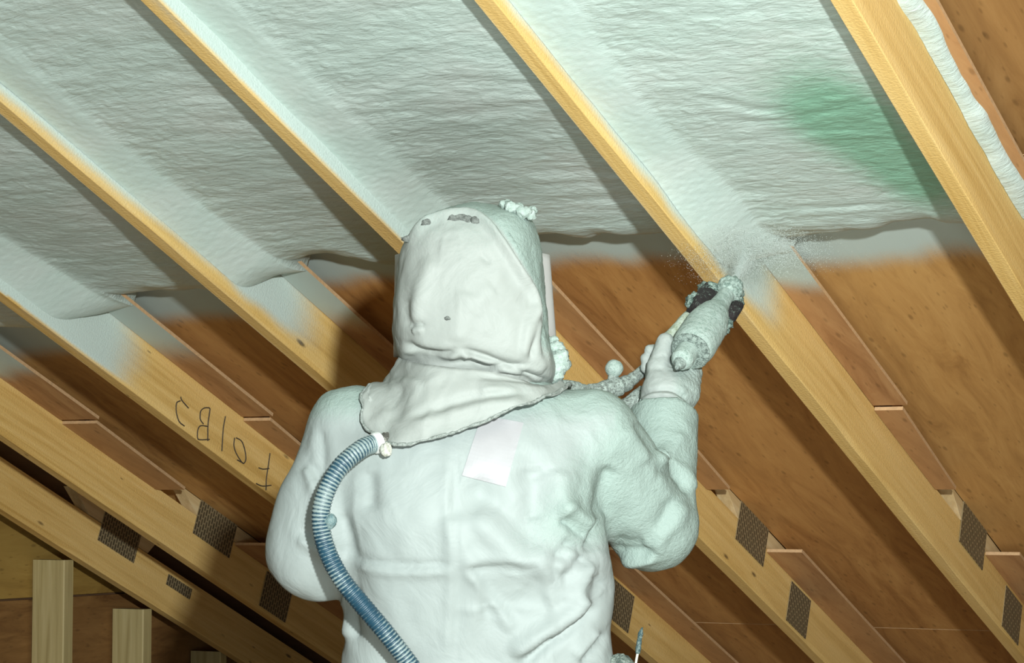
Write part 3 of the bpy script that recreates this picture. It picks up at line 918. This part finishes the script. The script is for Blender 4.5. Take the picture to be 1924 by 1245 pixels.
# ------------------------------------------------------------------ hood
hood_rows = [row(745, 800, 1010, 4.06, 4.27), row(715, 775, 1042, 4.035, 4.29), row(690, 762, 1046, 4.025, 4.30), row(660, 744, 1042, 4.015, 4.31), row(620, 735, 1040, 4.01, 4.32), row(570, 736, 1035, 4.008, 4.325),
             row(520, 742, 1030, 4.012, 4.32), row(470, 752, 1025, 4.02, 4.31), row(440, 760, 1019, 4.03, 4.305), row(415, 774, 1010, 4.045, 4.295), row(398, 792, 998, 4.065, 4.28), row(386, 815, 975, 4.09, 4.26), row(376, 848, 935, 4.125, 4.225), row(371, 872, 908, 4.15, 4.20)]
def hood_fn(X, Y, Z):
    d_ = stack(X, Y, Z, hood_rows, 2.7)
    # open front for the face shield
    c = at(905, 545, 4.36)
    return np.maximum(d_, -ellip(X, Y, Z, c, (.115, .10, .125)))
V, Q = surface_nets(hood_fn, (-.26, 3.97, zpx(760)), (.11, 4.37, zpx(355)), .0042)
V = relax(V, Q, 3, .5)
N = normals(V, Q)
seam = [(742, 480), (765, 440), (795, 408), (840, 392), (885, 392), (922, 415), (952, 455), (980, 500), (1008, 545), (1017, 585), (1010, 640), (1022, 705)]
hood_folds = [
    ('fold', .010, .0085, seam),
    ('groove', .020, .014, [(735, 652), (760, 668), (800, 682), (850, 690), (905, 694), (960, 708), (1010, 722), (1050, 728)]),
    ('fold', .008, .010, [(745, 645), (790, 668), (835, 672), (868, 662)]),
    ('fold', .009, .009, [(862, 660), (900, 674), (960, 690), (1000, 690)]),
    ('groove', .006, .008, [(875, 672), (905, 700), (925, 712)]),
    ('fold', .007, .008, [(910, 705), (945, 695), (985, 705), (1035, 718)]),
    ('ridge', .005, .014, [(820, 480), (795, 540), (782, 600), (776, 620)]),
    ('fold', .004, .006, [(772, 618), (785, 614), (800, 616)]),
    ('groove', .004, .010, [(762, 560), (766, 590), (772, 616)]),
    ('ridge', .004, .022, [(880, 545), (868, 590), (860, 650)]),
    ('ridge', .002, .018, [(930, 540), (905, 560), (885, 600)]),
    ('fold', .006, .008, [(1018, 570), (1000, 610), (990, 680)]),
    ('ridge', .005, .010, [(1010, 600), (1020, 650), (1018, 700)]),
    ('groove', .003, .006, [(900, 480), (912, 488), (920, 500)]),
]
Vn = folds(V, N, hood_folds, 4.05, 1.45)
# cloth beyond the seam (top and right) sits lower than the back panel
pts = [tuple(at(a, b, 4.05)[[0, 2]]) for a, b in seam]
d_, sg, t_ = seg_dist(Vn[:, 0], Vn[:, 2], [tuple(q) for q in catmull(np.array(pts), 5)])
N2 = normals(Vn, Q)
outer = (sg < 0) * 1.0
rimd = sstep(np.where(outer > 0, d_, 0), .0, .010) * sstep(zr.mean() * 0 + Vn[:, 2], zpx(690), zpx(620))
soft = .0030 * noise3(Vn[:, 0] * 16, Vn[:, 1] * 16, Vn[:, 2] * 12, 15) + .0014 * noise3(Vn[:, 0] * 45, Vn[:, 1] * 45, Vn[:, 2] * 38, 16)
dust = np.clip(rimd * .95 + .25 * sstep(Vn[:, 2], zpx(520), zpx(400)) + .15 * noise3(Vn[:, 0] * 14, Vn[:, 1] * 14, Vn[:, 2] * 14, 19) + .12, 0, 1)
grit = .0009 * noise3(Vn[:, 0] * 240, Vn[:, 1] * 240, Vn[:, 2] * 240, 12) * dust
Vn = Vn + N2 * (soft + grit - .007 * rimd + creases(Vn, 91, .0018) * (1 - rimd))[:, None]
hood = mesh_obj('hood', Vn - FEET, Q, HOODM, person, Matrix.Translation(FEET), smooth=True, attrs={'overspray': dust})
HBVH = BVHTree.FromPolygons([Vector(p) for p in Vn], Q.tolist())
def hood_y(x, z, default=4.03):
    hit = HBVH.ray_cast(Vector((x, 3.5, z)), Vector((0, 1, 0)))
    return hit[0].y if hit[0] is not None else default
def blob_data(c, r, seed, n=10, amp=.35):
    th = np.linspace(0, np.pi, n); ph = np.linspace(0, 2 * np.pi, n * 2, endpoint=False)
    T, Pp = np.meshgrid(th, ph, indexing='ij')
    D = np.stack([np.sin(T) * np.cos(Pp), np.sin(T) * np.sin(Pp), np.cos(T)], -1).reshape(-1, 3)
    k = 1 + amp * noise3(D[:, 0] * 1.8 + seed, D[:, 1] * 1.8, D[:, 2] * 1.8, seed) + amp * .5 * noise3(D[:, 0] * 5, D[:, 1] * 5, D[:, 2] * 5, seed)
    return np.asarray(c) + D * k[:, None] * np.asarray(r), grid_faces(n, 2 * n, True)[:, ::-1].tolist()
CRUST = mat_crust('foam_crust', (.25, .33, .285), (.38, .45, .41), .35, .6, 120)
rng = random.Random(4)
def crust(name, spots, seed):
    P = []
    for j, (px, py, Y, r) in enumerate(spots):
        P.append(blob_data(at(px, py, Y), (r, r * .9, r * .85), seed + j))
    v, f = join_data(P)
    o = mesh_obj(name, v - FEET, f, CRUST, hood, Matrix.Translation(FEET), smooth=True)
    o['label'] = 'lumpy crust of hardened foam'
    return o
crust('foam_crust', [(948, 384, 4.10, .010), (960, 388, 4.09, .012), (973, 391, 4.09, .010), (984, 399, 4.085, .012), (996, 402, 4.09, .011), (1001, 396, 4.10, .008)], 3)
crust('foam_crust', [(1046, 655, 4.16, .014), (1050, 672, 4.15, .018), (1048, 690, 4.15, .019), (1042, 706, 4.15, .017), (1040, 640, 4.17, .010), (1054, 684, 4.16, .015)], 23)
# grey scuffs of old foam on the back panel
SCUFF = mat_crust('grey_scuff', (.09, .10, .09), (.20, .22, .20), .4, .62, 160)
for px, py, w in ((856, 411, .011), (868, 409, .010), (882, 412, .012), (896, 414, .011), (802, 416, .010), (766, 445, .011), (843, 600, .006)):
    x, _, z = at(px, py, 4.04); y = hood_y(x, z)
    v, f = blob_data((x, y + .0005, z), (w, .0028, w * .6), int(px), 8)
    o = mesh_obj('scuff_mark', v - FEET, f, SCUFF, hood, Matrix.Translation(FEET), smooth=True)

# cape of the hood over the shoulders
cols = [((790, 694, 4.25), (722, 765, 4.28)), ((754, 672, 4.17), (694, 765, 4.18)), ((762, 676, 4.10), (688, 803, 4.09)), ((800, 684, 4.045), (735, 834, 4.0)),
        ((850, 690, 4.026), (800, 828, 3.985)), ((900, 694, 4.022), (870, 806, 3.985)), ((950, 704, 4.026), (940, 778, 3.99)), ((1000, 716, 4.045), (1000, 754, 4.01)),
        ((1036, 722, 4.09), (1046, 738, 4.065)), ((1050, 722, 4.16), (1066, 736, 4.16)), ((1038, 722, 4.25), (1056, 745, 4.27)), ((960, 715, 4.31), (960, 765, 4.35)), ((860, 705, 4.31), (840, 785, 4.35))]
top = catmull(np.array([at(*a) for a, b in cols]), 10, True)
hem = catmull(np.array([at(*b) for a, b in cols]), 10, True)
nr = 22
t = np.linspace(0, 1, nr)[:, None, None]
G = top[None] * (1 - t) + hem[None] * t
nc = G.shape[1]
# never inside the coverall
for i in range(nr):
    for j in range(nc):
        p = G[i, j]
        q, nn, _, dd = BVH.find_nearest(Vector(p))
        if q is not None:
            w = (Vector(p) - q).dot(nn)
            need = .010
            if w < need:
                G[i, j] = np.array(q + nn * need)
V = G.reshape(-1, 3); Qc = grid_faces(nr, nc, True)
N = normals(V, Qc)
ctr = V.mean(0)
if ((V - ctr) * N).sum(1).mean() < 0: N = -N; Qc = Qc[:, ::-1]
cape_folds = [('fold', .007, .012, [(760, 800), (806, 780), (894, 755), (1010, 742)]), ('fold', .005, .010, [(720, 715), (760, 705), (800, 712)]),
              ('fold', .006, .010, [(890, 712), (950, 716), (1040, 726)]), ('groove', .006, .012, [(745, 690), (752, 740), (740, 800)]),
              ('ridge', .005, .018, [(820, 720), (800, 770), (780, 820)]), ('fold', .004, .008, [(895, 730), (940, 728), (990, 735)])]
V = folds(V, N, cape_folds, 4.02)
V = V + N * (creases(V, 111, .004) + .003 * noise3(V[:, 0] * 22, V[:, 1] * 22, V[:, 2] * 22, 33) + .0015 * noise3(V[:, 0] * 60, V[:, 1] * 60, V[:, 2] * 60, 34))[:, None]
rowi = np.repeat(np.arange(nr), nc)
hemj = (rowi == nr - 1)
V[hemj] += np.stack([.002 * noise3(V[hemj][:, 0] * 120, 0, 0, 3), 0 * V[hemj][:, 0], .002 * noise3(V[hemj][:, 0] * 60, 0, V[hemj][:, 2] * 50, 4)], 1)
cape = mesh_obj('hood_cape', V - FEET, Qc, HOODM, person, Matrix.Translation(FEET), smooth=True, attrs={'overspray': np.clip(.12 + .25 * noise3(V[:, 0] * 12, V[:, 1] * 12, V[:, 2] * 12, 40), 0, 1)})
sol = cape.modifiers.new('thickness', 'SOLIDIFY'); sol.thickness = .004; sol.offset = -1
HEMM = mat_crust('frayed_hem', (.14, .165, .145), (.36, .40, .37), .36, .62, 190)
path, tl = resample(np.concatenate([V[hemj], V[hemj][:1]]), .004)
v, f = tube_data(path, .0024 * (1 + .35 * noise2(tl * 40, 0, 3) + .35 * noise2(tl * 260, 0, 4)), 7)
o = mesh_obj('hem', v - FEET, f, HEMM, cape, Matrix.Translation(FEET), smooth=True)
o['label'] = 'frayed grey hem of the hood cape'

# face shield bulging from the front of the hood
def mat_visor():
    m, nt, b, out = new_mat('clear_visor'); t_ = NT(nt)
    b.inputs['Base Color'].default_value = (.50, .49, .47, 1); b.inputs['Roughness'].default_value = .5
    b.inputs['Transmission Weight'].default_value = .12; b.inputs['IOR'].default_value = 1.3
    return m
th = np.linspace(-.42, math.pi + .42, 48)
zz = np.linspace(zpx(665), zpx(470), 14)
Vv = []
for z in zz:
    k = (z - zz[0]) / (zz[-1] - zz[0])
    cx = at(893 - 6 * k, 560, 4.2)[0]
    for a in th:
        R_ = .128 + .019 * float(sstep(math.sin(a), -.38, .15)) - .008 * k
        Vv.append((cx + R_ * math.cos(a), 4.225 + .130 * math.sin(a), z))
visor = mesh_obj('face_shield', np.array(Vv) - FEET, grid_faces(14, 48), mat_visor(), person, Matrix.Translation(FEET), smooth=True)
sv = visor.modifiers.new('thickness', 'SOLIDIFY'); sv.thickness = .003

# ------------------------------------------------------------------ gloves
def glove_right(X, Y, Z):
    d_ = rcone(X, Y, Z, at(1246, 785, 4.37), at(1252, 742, 4.388), .0455, .042)          # gauntlet
    d_ = smin(d_, rcone(X, Y, Z, at(1252, 745, 4.39), at(1272, 705, 4.435), .042, .036), .02)   # palm heel
    d_ = smin(d_, rcone(X, Y, Z, at(1293, 700, 4.44), at(1284, 738, 4.405), .024, .030), .02)     # back of the hand
    # thumb
    d_ = smin(d_, rcone(X, Y, Z, at(1240, 735, 4.38), at(1236, 690, 4.40), .026, .020), .012)
    d_ = smin(d_, rcone(X, Y, Z, at(1236, 690, 4.40), at(1250, 641, 4.42), .020, .0165), .006)
    # four fingers round the grip: knuckle on the right, tip on the left
    for k, (py, r, tx) in enumerate(((662, .0125, 1221), (678, .0125, 1214), (694, .012, 1214), (709, .011, 1222))):
        a = at(1304, py + 8, 4.45); b = at(1296, py + 4, 4.505); c = at(1262, py, 4.525); e = at(tx, py - 4, 4.44)
        d_ = smin(d_, rcone(X, Y, Z, a, b, r * 1.15, r * 1.05), .008)
        d_ = np.minimum(d_, rcone(X, Y, Z, b, c, r * 1.05, r))
        d_ = np.minimum(d_, rcone(X, Y, Z, c, e, r, r * .92))
    # cuff fold
    return d_
V, Q = surface_nets(glove_right, (.20, 4.29, zpx(800, 4.36)), (.40, 4.56, zpx(610, 4.5)), .0030)
V = relax(V, Q, 2, .5); N = normals(V, Q)
V = folds(V, N, [('fold', .006, .007, [(1196, 752), (1225, 738), (1262, 738), (1296, 760)]), ('groove', .002, .005, [(1222, 690), (1235, 692), (1250, 690)]), ('groove', .002, .005, [(1228, 668), (1242, 668), (1256, 664)])], 4.36)
dg = np.clip(sstep(V[:, 0], xpx(1250, 4.4), xpx(1300, 4.4)) + .3, 0, 1)
V = V + N * (.0010 * noise3(V[:, 0] * 90, V[:, 1] * 90, V[:, 2] * 90, 50) + .0010 * dg * noise3(V[:, 0] * 260, V[:, 1] * 260, V[:, 2] * 260, 51))[:, None]
o = mesh_obj('glove', V - FEET, Q, GLOVE, person, Matrix.Translation(FEET), smooth=True, attrs={'overspray': dg})
o['label'] = 'pale foam-dusted knit glove gripping the spray gun'
def glove_left(X, Y, Z):
    w = HAND_L; dr = (HAND_L - ELB_L) / np.linalg.norm(HAND_L - ELB_L)
    d_ = rcone(X, Y, Z, w - dr * .03, w + dr * .02, .052, .04)
    p = w + dr * .06
    d_ = smin(d_, ellip(X, Y, Z, p, (.042, .05, .035)), .02)
    for k in range(4):
        b0 = p + dr * .035 + np.array([0, 0, .03 - .02 * k]); b1 = b0 + dr * .035 + np.array([.01, 0, -.004]); b2 = b1 + np.array([.03, -.005, -.006]) * (1 - .08 * k)
        d_ = smin(d_, rcone(X, Y, Z, b0, b1, .0115, .0105), .006); d_ = np.minimum(d_, rcone(X, Y, Z, b1, b2, .0105, .0095))
    t0 = p + np.array([.02, -.02, .02]); t1 = t0 + np.array([.035, .02, .025]); t2 = t1 + np.array([.02, .025, .005])
    d_ = smin(d_, rcone(X, Y, Z, t0, t1, .016, .013), .01); d_ = np.minimum(d_, rcone(X, Y, Z, t1, t2, .013, .011))
    return d_
V, Q = surface_nets(glove_left, tuple(HAND_L - .14), tuple(HAND_L + np.array([.18, .22, .14])), .004)
V = relax(V, Q, 2, .5)
mesh_obj('glove', V - FEET, Q, GLOVE, person, Matrix.Translation(FEET), smooth=True, attrs={'overspray': np.full(len(V), .3)})
# boots
BOOT = mat_plain('boot_rubber', (.05, .05, .045), .6, bump=.3, bscale=40)
for A in (ANK_R, ANK_L):
    def boot(X, Y, Z, A=A):
        d_ = rcone(X, Y, Z, A + np.array([0, -.02, .07]), A + np.array([0, -.02, -.03]), .062, .055)
        d_ = smin(d_, rcone(X, Y, Z, A + np.array([0, -.03, -.045]), A + np.array([.01, .15, -.05]), .05, .045), .04)
        return np.maximum(d_, .002 - Z)
    V, Q = surface_nets(boot, tuple(A + np.array([-.1, -.13, -.1])), tuple(A + np.array([.1, .24, .16])), .009)
    V = relax(V, Q, 1, .4); V[:, 2] = np.maximum(V[:, 2], 0)
    mesh_obj('boot', V - FEET, Q, BOOT, person, Matrix.Translation(FEET), smooth=True)
# small crusted pouch on the right hip
POUCH = mat_crust('pouch_crust', (.07, .10, .085), (.45, .52, .45), .42, .72, 120)
v, f = blob_data(at(1166, 1268, 4.14), (.030, .032, .034), 8, 16, .12)
pouch = mesh_obj('belt_pouch', v - FEET, f, POUCH, person, Matrix.Translation(FEET), smooth=True)
pouch['label'] = 'dark foam-crusted pouch at the right hip'
# thin rod sticking up from the hip
base = at(1188, 1300, 4.16)
rod = empty('thin_rod', base); tag(rod, 'thin pale rod with a dark crusted tip beside the right hip', 'tool')
stem, _ = resample(catmull(np.array([base, at(1194, 1250, 4.165), at(1199, 1222, 4.17)]), 6), .004)
v, f = tube_data(stem, .0022, 8)
mesh_obj('stem', v - base, f, mat_plain('pale_stem', (.62, .62, .52), .4), rod, Matrix.Translation(base))
tip, tl = resample(catmull(np.array([at(1198, 1228, 4.17), at(1201, 1205, 4.172), at(1204, 1188, 4.174), at(1207, 1178, 4.175)]), 6), .002)
rr = np.interp(np.linspace(0, 1, len(tip)), [0, .08, .35, .8, 1], [.003, .0046, .0052, .0042, .0012]) * (1 + .2 * noise2(tl * 200, 0, 5))
v, f = tube_data(tip, rr, 10)
mesh_obj('tip', v - base, f, mat_crust('tip_crust', (.03, .07, .075), (.35, .42, .38), .45, .75, 200), rod, Matrix.Translation(base), smooth=True)

# ------------------------------------------------------------------ breathing hose down the back
hp = [(708, 832, 4.02), (680, 842, 3.99), (640, 876, 3.965), (612, 925, 3.955), (602, 975, 3.955), (613, 1030, 3.957), (640, 1085, 3.955), (680, 1135, 3.96), (722, 1185, 3.965), (768, 1245, 3.975), (810, 1310, 3.985), (850, 1390, 3.985)]
raw = catmull(np.array([at(*p) for p in hp]), 12)
path, tl = resample(raw, .0014)
# keep the hose resting on the cloth
clear = np.array([back_y(p[0], p[2], 9.) for p in path])
lim = clear - .0185
path[:, 1] = np.minimum(path[:, 1], np.where(np.isfinite(lim), lim, 9))
ker = np.hanning(61); ker /= ker.sum()
path[:, 1] = np.convolve(np.pad(path[:, 1], 30, mode='edge'), ker, 'valid')
def mat_hose():
    m, nt, b, out = new_mat('ribbed_hose'); t_ = NT(nt)
    rib = t_.attr('rib')
    n = t_.noise(t_.coord((1, 1, 1)), 22, 3, .6)
    n2 = t_.noise(t_.coord((1, 1, 1)), 210, 3, .7)
    ds = t_.attr('dust')
    f_ = t_.math('ADD', t_.math('ADD', t_.math('MULTIPLY', rib, .55), t_.math('MULTIPLY', t_.math('SUBTRACT', n2, .5), .7)), t_.math('MULTIPLY', t_.math('SUBTRACT', n, .5), 1.3))
    f_ = t_.math('ADD', f_, ds)
    blue = t_.mix(t_.noise(t_.coord((1, 1, 1)), 35, 2), (.007, .030, .050), (.014, .062, .098))
    t_.l(t_.mix(t_.rng(f_, .30, .80), blue, (.225, .285, .275)), b.inputs['Base Color'])
    b.inputs['Roughness'].default_value = .45
    return m
rib = .5 + .5 * np.cos(2 * np.pi * tl / .0062)
nseg = 18
v, f = tube_data(path, .0143 + .0017 * rib, nseg)
prog = tl / tl[-1]
py_of = np.interp(np.arange(len(tl)), np.linspace(0, len(tl) - 1, len(hp)), [p[1] for p in hp])
dust = .28 - .36 * np.exp(-((py_of - 1085) / 55) ** 2) - .22 * np.exp(-((py_of - 1010) / 25) ** 2) - .14 * np.exp(-((py_of - 1225) / 30) ** 2)
HO = path[0].copy()
hose = empty('breathing_hose', HO)
tag(hose, 'blue ribbed breathing hose curving down the back from the hood', 'hose')
mesh_obj('hose_tube', v - HO, f, mat_hose(), hose, Matrix.Translation(HO), smooth=True, attrs={'rib': np.repeat(rib, nseg), 'dust': np.repeat(dust, nseg)})
tn = path[0] - path[8]; tn /= np.linalg.norm(tn)
cpath = np.array([path[0] - tn * .006 + tn * .002 * i for i in range(8)])
v, f = tube_data(cpath, [.0155, .0178, .0182, .0182, .0182, .0182, .0178, .0155], 24)
o = mesh_obj('collar_ring', v - HO, f, mat_plain('white_collar', (.60, .62, .60), .4), hose, Matrix.Translation(HO)); o['label'] = 'white ring at the upper end of the hose'
cpath = np.array([path[0] + tn * (.006 + .004 * i) for i in range(8)])
v, f = tube_data(cpath, [.012, .0135, .0125, .014, .0125, .0135, .012, .010], 16)
mesh_obj('connector', v - HO, f, mat_crust('connector_dark', (.06, .06, .05), (.50, .50, .42), .45, .7, 120), hose, Matrix.Translation(HO), smooth=True)
v, f = blob_data(at(725, 845, 3.99), (.010, .010, .012), 31, 12, .2)
mesh_obj('connector_nut', v - HO, f, mat_crust('nut_crust', (.34, .34, .27), (.62, .64, .56), .35, .6, 120), hose, Matrix.Translation(HO), smooth=True)
k = int(np.argmin(np.abs(path[:, 2] - zpx(978, 3.95))))
v, f = blob_data(path[k] + np.array([.017, -.006, 0]), (.0105, .009, .012), 44, 12, .2)
o = mesh_obj('foam_lump', v - HO, f, mat_crust('lump_crust', (.10, .18, .19), (.23, .31, .30), .35, .65, 150), hose, Matrix.Translation(HO), smooth=True); o['label'] = 'grey-blue foam lump stuck to the hose'

# ------------------------------------------------------------------ spray gun
GR, GN = at(1297, 660, 4.385), at(1377, 534, 4.585)
ga = (GN - GR); GL = np.linalg.norm(ga); ga /= GL
gun = empty('spray_gun', GR); tag(gun, 'foam-crusted spray gun held up in the right glove', 'spray gun')
GUNM = mat_crust('gun_crust', (.17, .24, .20), (.36, .44, .40), .30, .58, 110)
GUND = mat_crust('gun_metal_dark', (.012, .008, .008), (.20, .27, .22), .52, .72, 110)
def gpart(name, data, mat, smooth=True, parent=None):
    return mesh_obj(name, np.asarray(data[0]) - GR, data[1], mat, parent or gun, Matrix.Translation(GR), smooth=smooth)
def grit_v(v, amp, sc, seed):
    v = np.asarray(v); c = v.mean(0)
    return v + (v - c) / (np.linalg.norm(v - c, axis=1)[:, None] + 1e-9) * (amp * noise3(v[:, 0] * sc, v[:, 1] * sc, v[:, 2] * sc, seed))[:, None]
t = np.linspace(0, 1, 70)
rad = np.interp(t, [0, .02, .06, .12, .40, .55, .68, .82, 1], [.030, .036, .039, .0405, .0395, .032, .0205, .0165, .0165])
v, f = tube_data(GR[None] + ga[None] * (t * GL * .93)[:, None], rad, 28)
gpart('gun_body', (grit_v(v, .0012, 190, 3), f), GUNM)
# collar and cap at the rear
q = np.linspace(0, 1, 6)
v, f = tube_data(GR[None] + ga[None] * (-.004 + .010 * q)[:, None], [.030, .036, .0372, .0372, .036, .03], 28)
gpart('rear_collar', (grit_v(v, .0008, 200, 9), f), mat_crust('collar_crust', (.05, .07, .06), (.30, .37, .33), .36, .62, 150))
rb = GR - np.array([.004, 0, -.002])
q = np.linspace(0, 1, 16)
v, f = tube_data(rb[None] + ga[None] * (.004 - .050 * q)[:, None], np.interp(q, [0, .1, .8, .9, 1], [.020, .021, .021, .0185, .014]), 20)
cap = gpart('rear_cap', (grit_v(v, .0008, 200, 4), f), GUNM)
q = np.linspace(0, 1, 10)
v, f = tube_data(rb[None] + ga[None] * (-.044 - .022 * q)[:, None], np.interp(q, [0, .3, .35, .6, .65, 1], [.012, .012, .009, .009, .006, .004]), 14)
gpart('cap_stud', (v, f), mat_crust('stud_crust', (.06, .08, .07), (.34, .41, .37), .34, .6, 170), parent=cap)
# air cap at the muzzle
def crusty(c, r, seed, amp=.35, n=22):
    v, f = blob_data((0, 0, 0), (1, 1, 1), seed, n, amp)
    v = v * np.asarray(r)
    v = v + v / (np.linalg.norm(v, axis=1)[:, None] + 1e-9) * (.0035 * noise3(v[:, 0] * 160, v[:, 1] * 160, v[:, 2] * 160, seed))[:, None]
    return np.asarray(c) + v, f
q = np.linspace(0, 1, 24)
v, f = tube_data(GN[None] + ga[None] * (-.042 + .048 * q)[:, None], np.interp(q, [0, .12, .35, .6, .85, 1], [.017, .022, .0245, .026, .020, .006]), 28)
gpart('air_cap', (grit_v(v, .0045, 130, 6), f), mat_crust('air_cap_crust', (.07, .12, .095), (.38, .47, .42), .36, .60, 120))
# chemical blocks left and right of the muzzle
side = np.cross(ga, np.array([0, -1., 0])); side /= np.linalg.norm(side)
upv = np.cross(side, ga)
def block(c, sx, sy, sz, seed):
    n = 7
    P = []; lin = np.linspace(-1, 1, n)
    v, f = blob_data((0, 0, 0), (1, 1, 1), seed, 14, 0.)
    vv = np.sign(v) * np.abs(v) ** .45
    vv = vv / np.maximum(1, np.abs(vv).max())
    w = c + vv[:, [0]] * side * sx + vv[:, [1]] * ga * sy + vv[:, [2]] * upv * sz
    return grit_v(w, .0030, 120, seed), f
VALVE = mat_crust('valve_crust', (.025, .05, .04), (.34, .44, .38), .40, .66, 140)
gpart('chemical_block', block(at(1322, 567, 4.545), .021, .043, .022, 11), GUND)
gpart('chemical_block', block(at(1374, 588, 4.56), .013, .030, .020, 12), GUND)
gpart('side_valve', crusty(at(1304, 571, 4.53), (.016, .016, .018), 13), VALVE)
gpart('side_valve', crusty(at(1361, 611, 4.535), (.015, .014, .016), 14), VALVE)
gpart('muzzle_crust', crusty(at(1332, 542, 4.565), (.021, .018, .012), 15), VALVE)
gpart('muzzle_crust', crusty(at(1384, 561, 4.58), (.014, .016, .017), 16), VALVE)
# grip inside the fist, hose manifold under it
grip, _ = resample(np.array([at(1310, 622, 4.46), at(1272, 690, 4.465), at(1262, 715, 4.46)]), .008)
v, f = tube_data(grip, .021, 14); gpart('grip', (v, f), GUND)
tri, _ = resample(catmull(np.array([at(1300, 598, 4.52), at(1274, 625, 4.53), at(1262, 655, 4.52)]), 5), .004)
v, f = tube_data(tri, .006, 8); gpart('trigger', (v, f), GUND)
arm_, tl_ = resample(catmull(np.array([at(1318, 575, 4.55), at(1288, 602, 4.53), at(1258, 634, 4.51), at(1232, 665, 4.50), at(1215, 695, 4.485)]), 6), .004)
v, f = tube_data(arm_, .0125 * (1 + .1 * noise2(tl_ * 60, 0, 3)), 12); gpart('hose_manifold', (v, f), mat_crust('manifold_crust', (.22, .26, .17), (.45, .52, .44), .35, .65, 110))
HOSEM = mat_crust('whip_hose_crust', (.10, .115, .10), (.45, .53, .48), .36, .68, 170)
h1, tl_ = resample(catmull(np.array([at(1222, 684, 4.485), at(1200, 703, 4.465), at(1172, 722, 4.44), at(1140, 731, 4.42), at(1100, 735, 4.40), at(1068, 727, 4.38), at(1030, 735, 4.37), at(1000, 780, 4.36), at(990, 860, 4.37), at(985, 960, 4.40)]), 8), .003)
rr = np.interp(tl_ / tl_[-1], [0, .10, .14, .145, .27, .28, 1], [.0115, .0115, .0125, .0155, .0155, .0135, .0135])
v, f = tube_data(h1, rr * (1 + .08 * noise2(tl_ * 130, 0, 5)), 14); gpart('whip_hose', (v, f), HOSEM)
h2, tl_ = resample(catmull(np.array([at(1232, 706, 4.47), at(1210, 738, 4.45), at(1180, 762, 4.43), at(1150, 780, 4.41), at(1120, 815, 4.39), at(1080, 900, 4.40)]), 8), .003)
rr = np.interp(tl_ / tl_[-1], [0, .14, .15, .40, .41, 1], [.0105, .0105, .0165, .0165, .0135, .0135])
v, f = tube_data(h2, rr * (1 + .06 * noise2(tl_ * 130, 0, 6)), 14); gpart('whip_hose', (v, f), HOSEM)
# ball valve on the upper hose
v, f = tube_data(resample(np.array([at(1136, 733, 4.42), at(1164, 725, 4.435)]), .003)[0], .0185, 16); cl = gpart('valve_collar', (v, f), HOSEM)
v, f = tube_data(resample(np.array([at(1149, 728, 4.425), at(1152, 700, 4.425)]), .003)[0], .009, 12); gpart('valve_stem', (v, f), HOSEM, parent=cl)
v, f = blob_data(at(1154, 692, 4.425), (.0165, .0165, .0165), 61, 16, .05); gpart('valve_knob', (v, f), GUNM, parent=cl)

# ------------------------------------------------------------------ mist of fine droplets at the nozzle
TGT = at(1400, 478, 4.775)
ax = TGT - GN; Lx = np.linalg.norm(ax); ax /= Lx
e1 = np.cross(ax, [0, 0, 1.]); e1 /= np.linalg.norm(e1); e2 = np.cross(ax, e1)
rs = np.random.RandomState(7)
n1, n2 = 11000, 30000
tt = rs.rand(n1) ** .75
rad = (.003 + .020 * tt) * np.abs(rs.randn(n1)) * .65
an = rs.rand(n1) * 2 * np.pi
jet = GN + ax * .003 + ax[None] * (tt * Lx * 1.0)[:, None] + e1[None] * (rad * np.cos(an))[:, None] + e2[None] * (rad * np.sin(an))[:, None]
c0 = at(1425, 466, 4.755)
cl_ = rs.randn(n2, 3) * np.array([.058, .035, .026]); cl_[:, 2] += .10 * cl_[:, 0]
cloud = c0 + cl_
P0 = np.concatenate([jet, cloud])
rel = P0 - CAM
hh_, vv_ = rel @ dH, rel @ dV
keep = ~((hh_ < R_H[1] + RW + .004) & (vv_ > V_BOT - .004)) & (hh_ > R_H[1] - .005) & (vv_ < V_BOT + .05) & ((P0 - GN) @ ax > .002)
P0 = P0[keep]
rr = .00026 + .00034 * rs.rand(len(P0)) ** 2
octv = np.array([(1, 0, 0), (-1, 0, 0), (0, 1, 0), (0, -1, 0), (0, 0, 1), (0, 0, -1)], float)
octf = np.array([(0, 2, 4), (2, 1, 4), (1, 3, 4), (3, 0, 4), (2, 0, 5), (1, 2, 5), (3, 1, 5), (0, 3, 5)])
V = (P0[:, None, :] + octv[None] * rr[:, None, None]).reshape(-1, 3) - GN
F = (octf[None] + 6 * np.arange(len(P0))[:, None, None]).reshape(-1, 3)
mist = mesh_obj('spray_mist', V, F, mat_plain('mist_droplets', (.66, .74, .70), .6), None, Matrix.Translation(GN), smooth=True)
tag(mist, 'white spray mist leaving the gun nozzle towards the rafter', 'mist', kind='stuff')
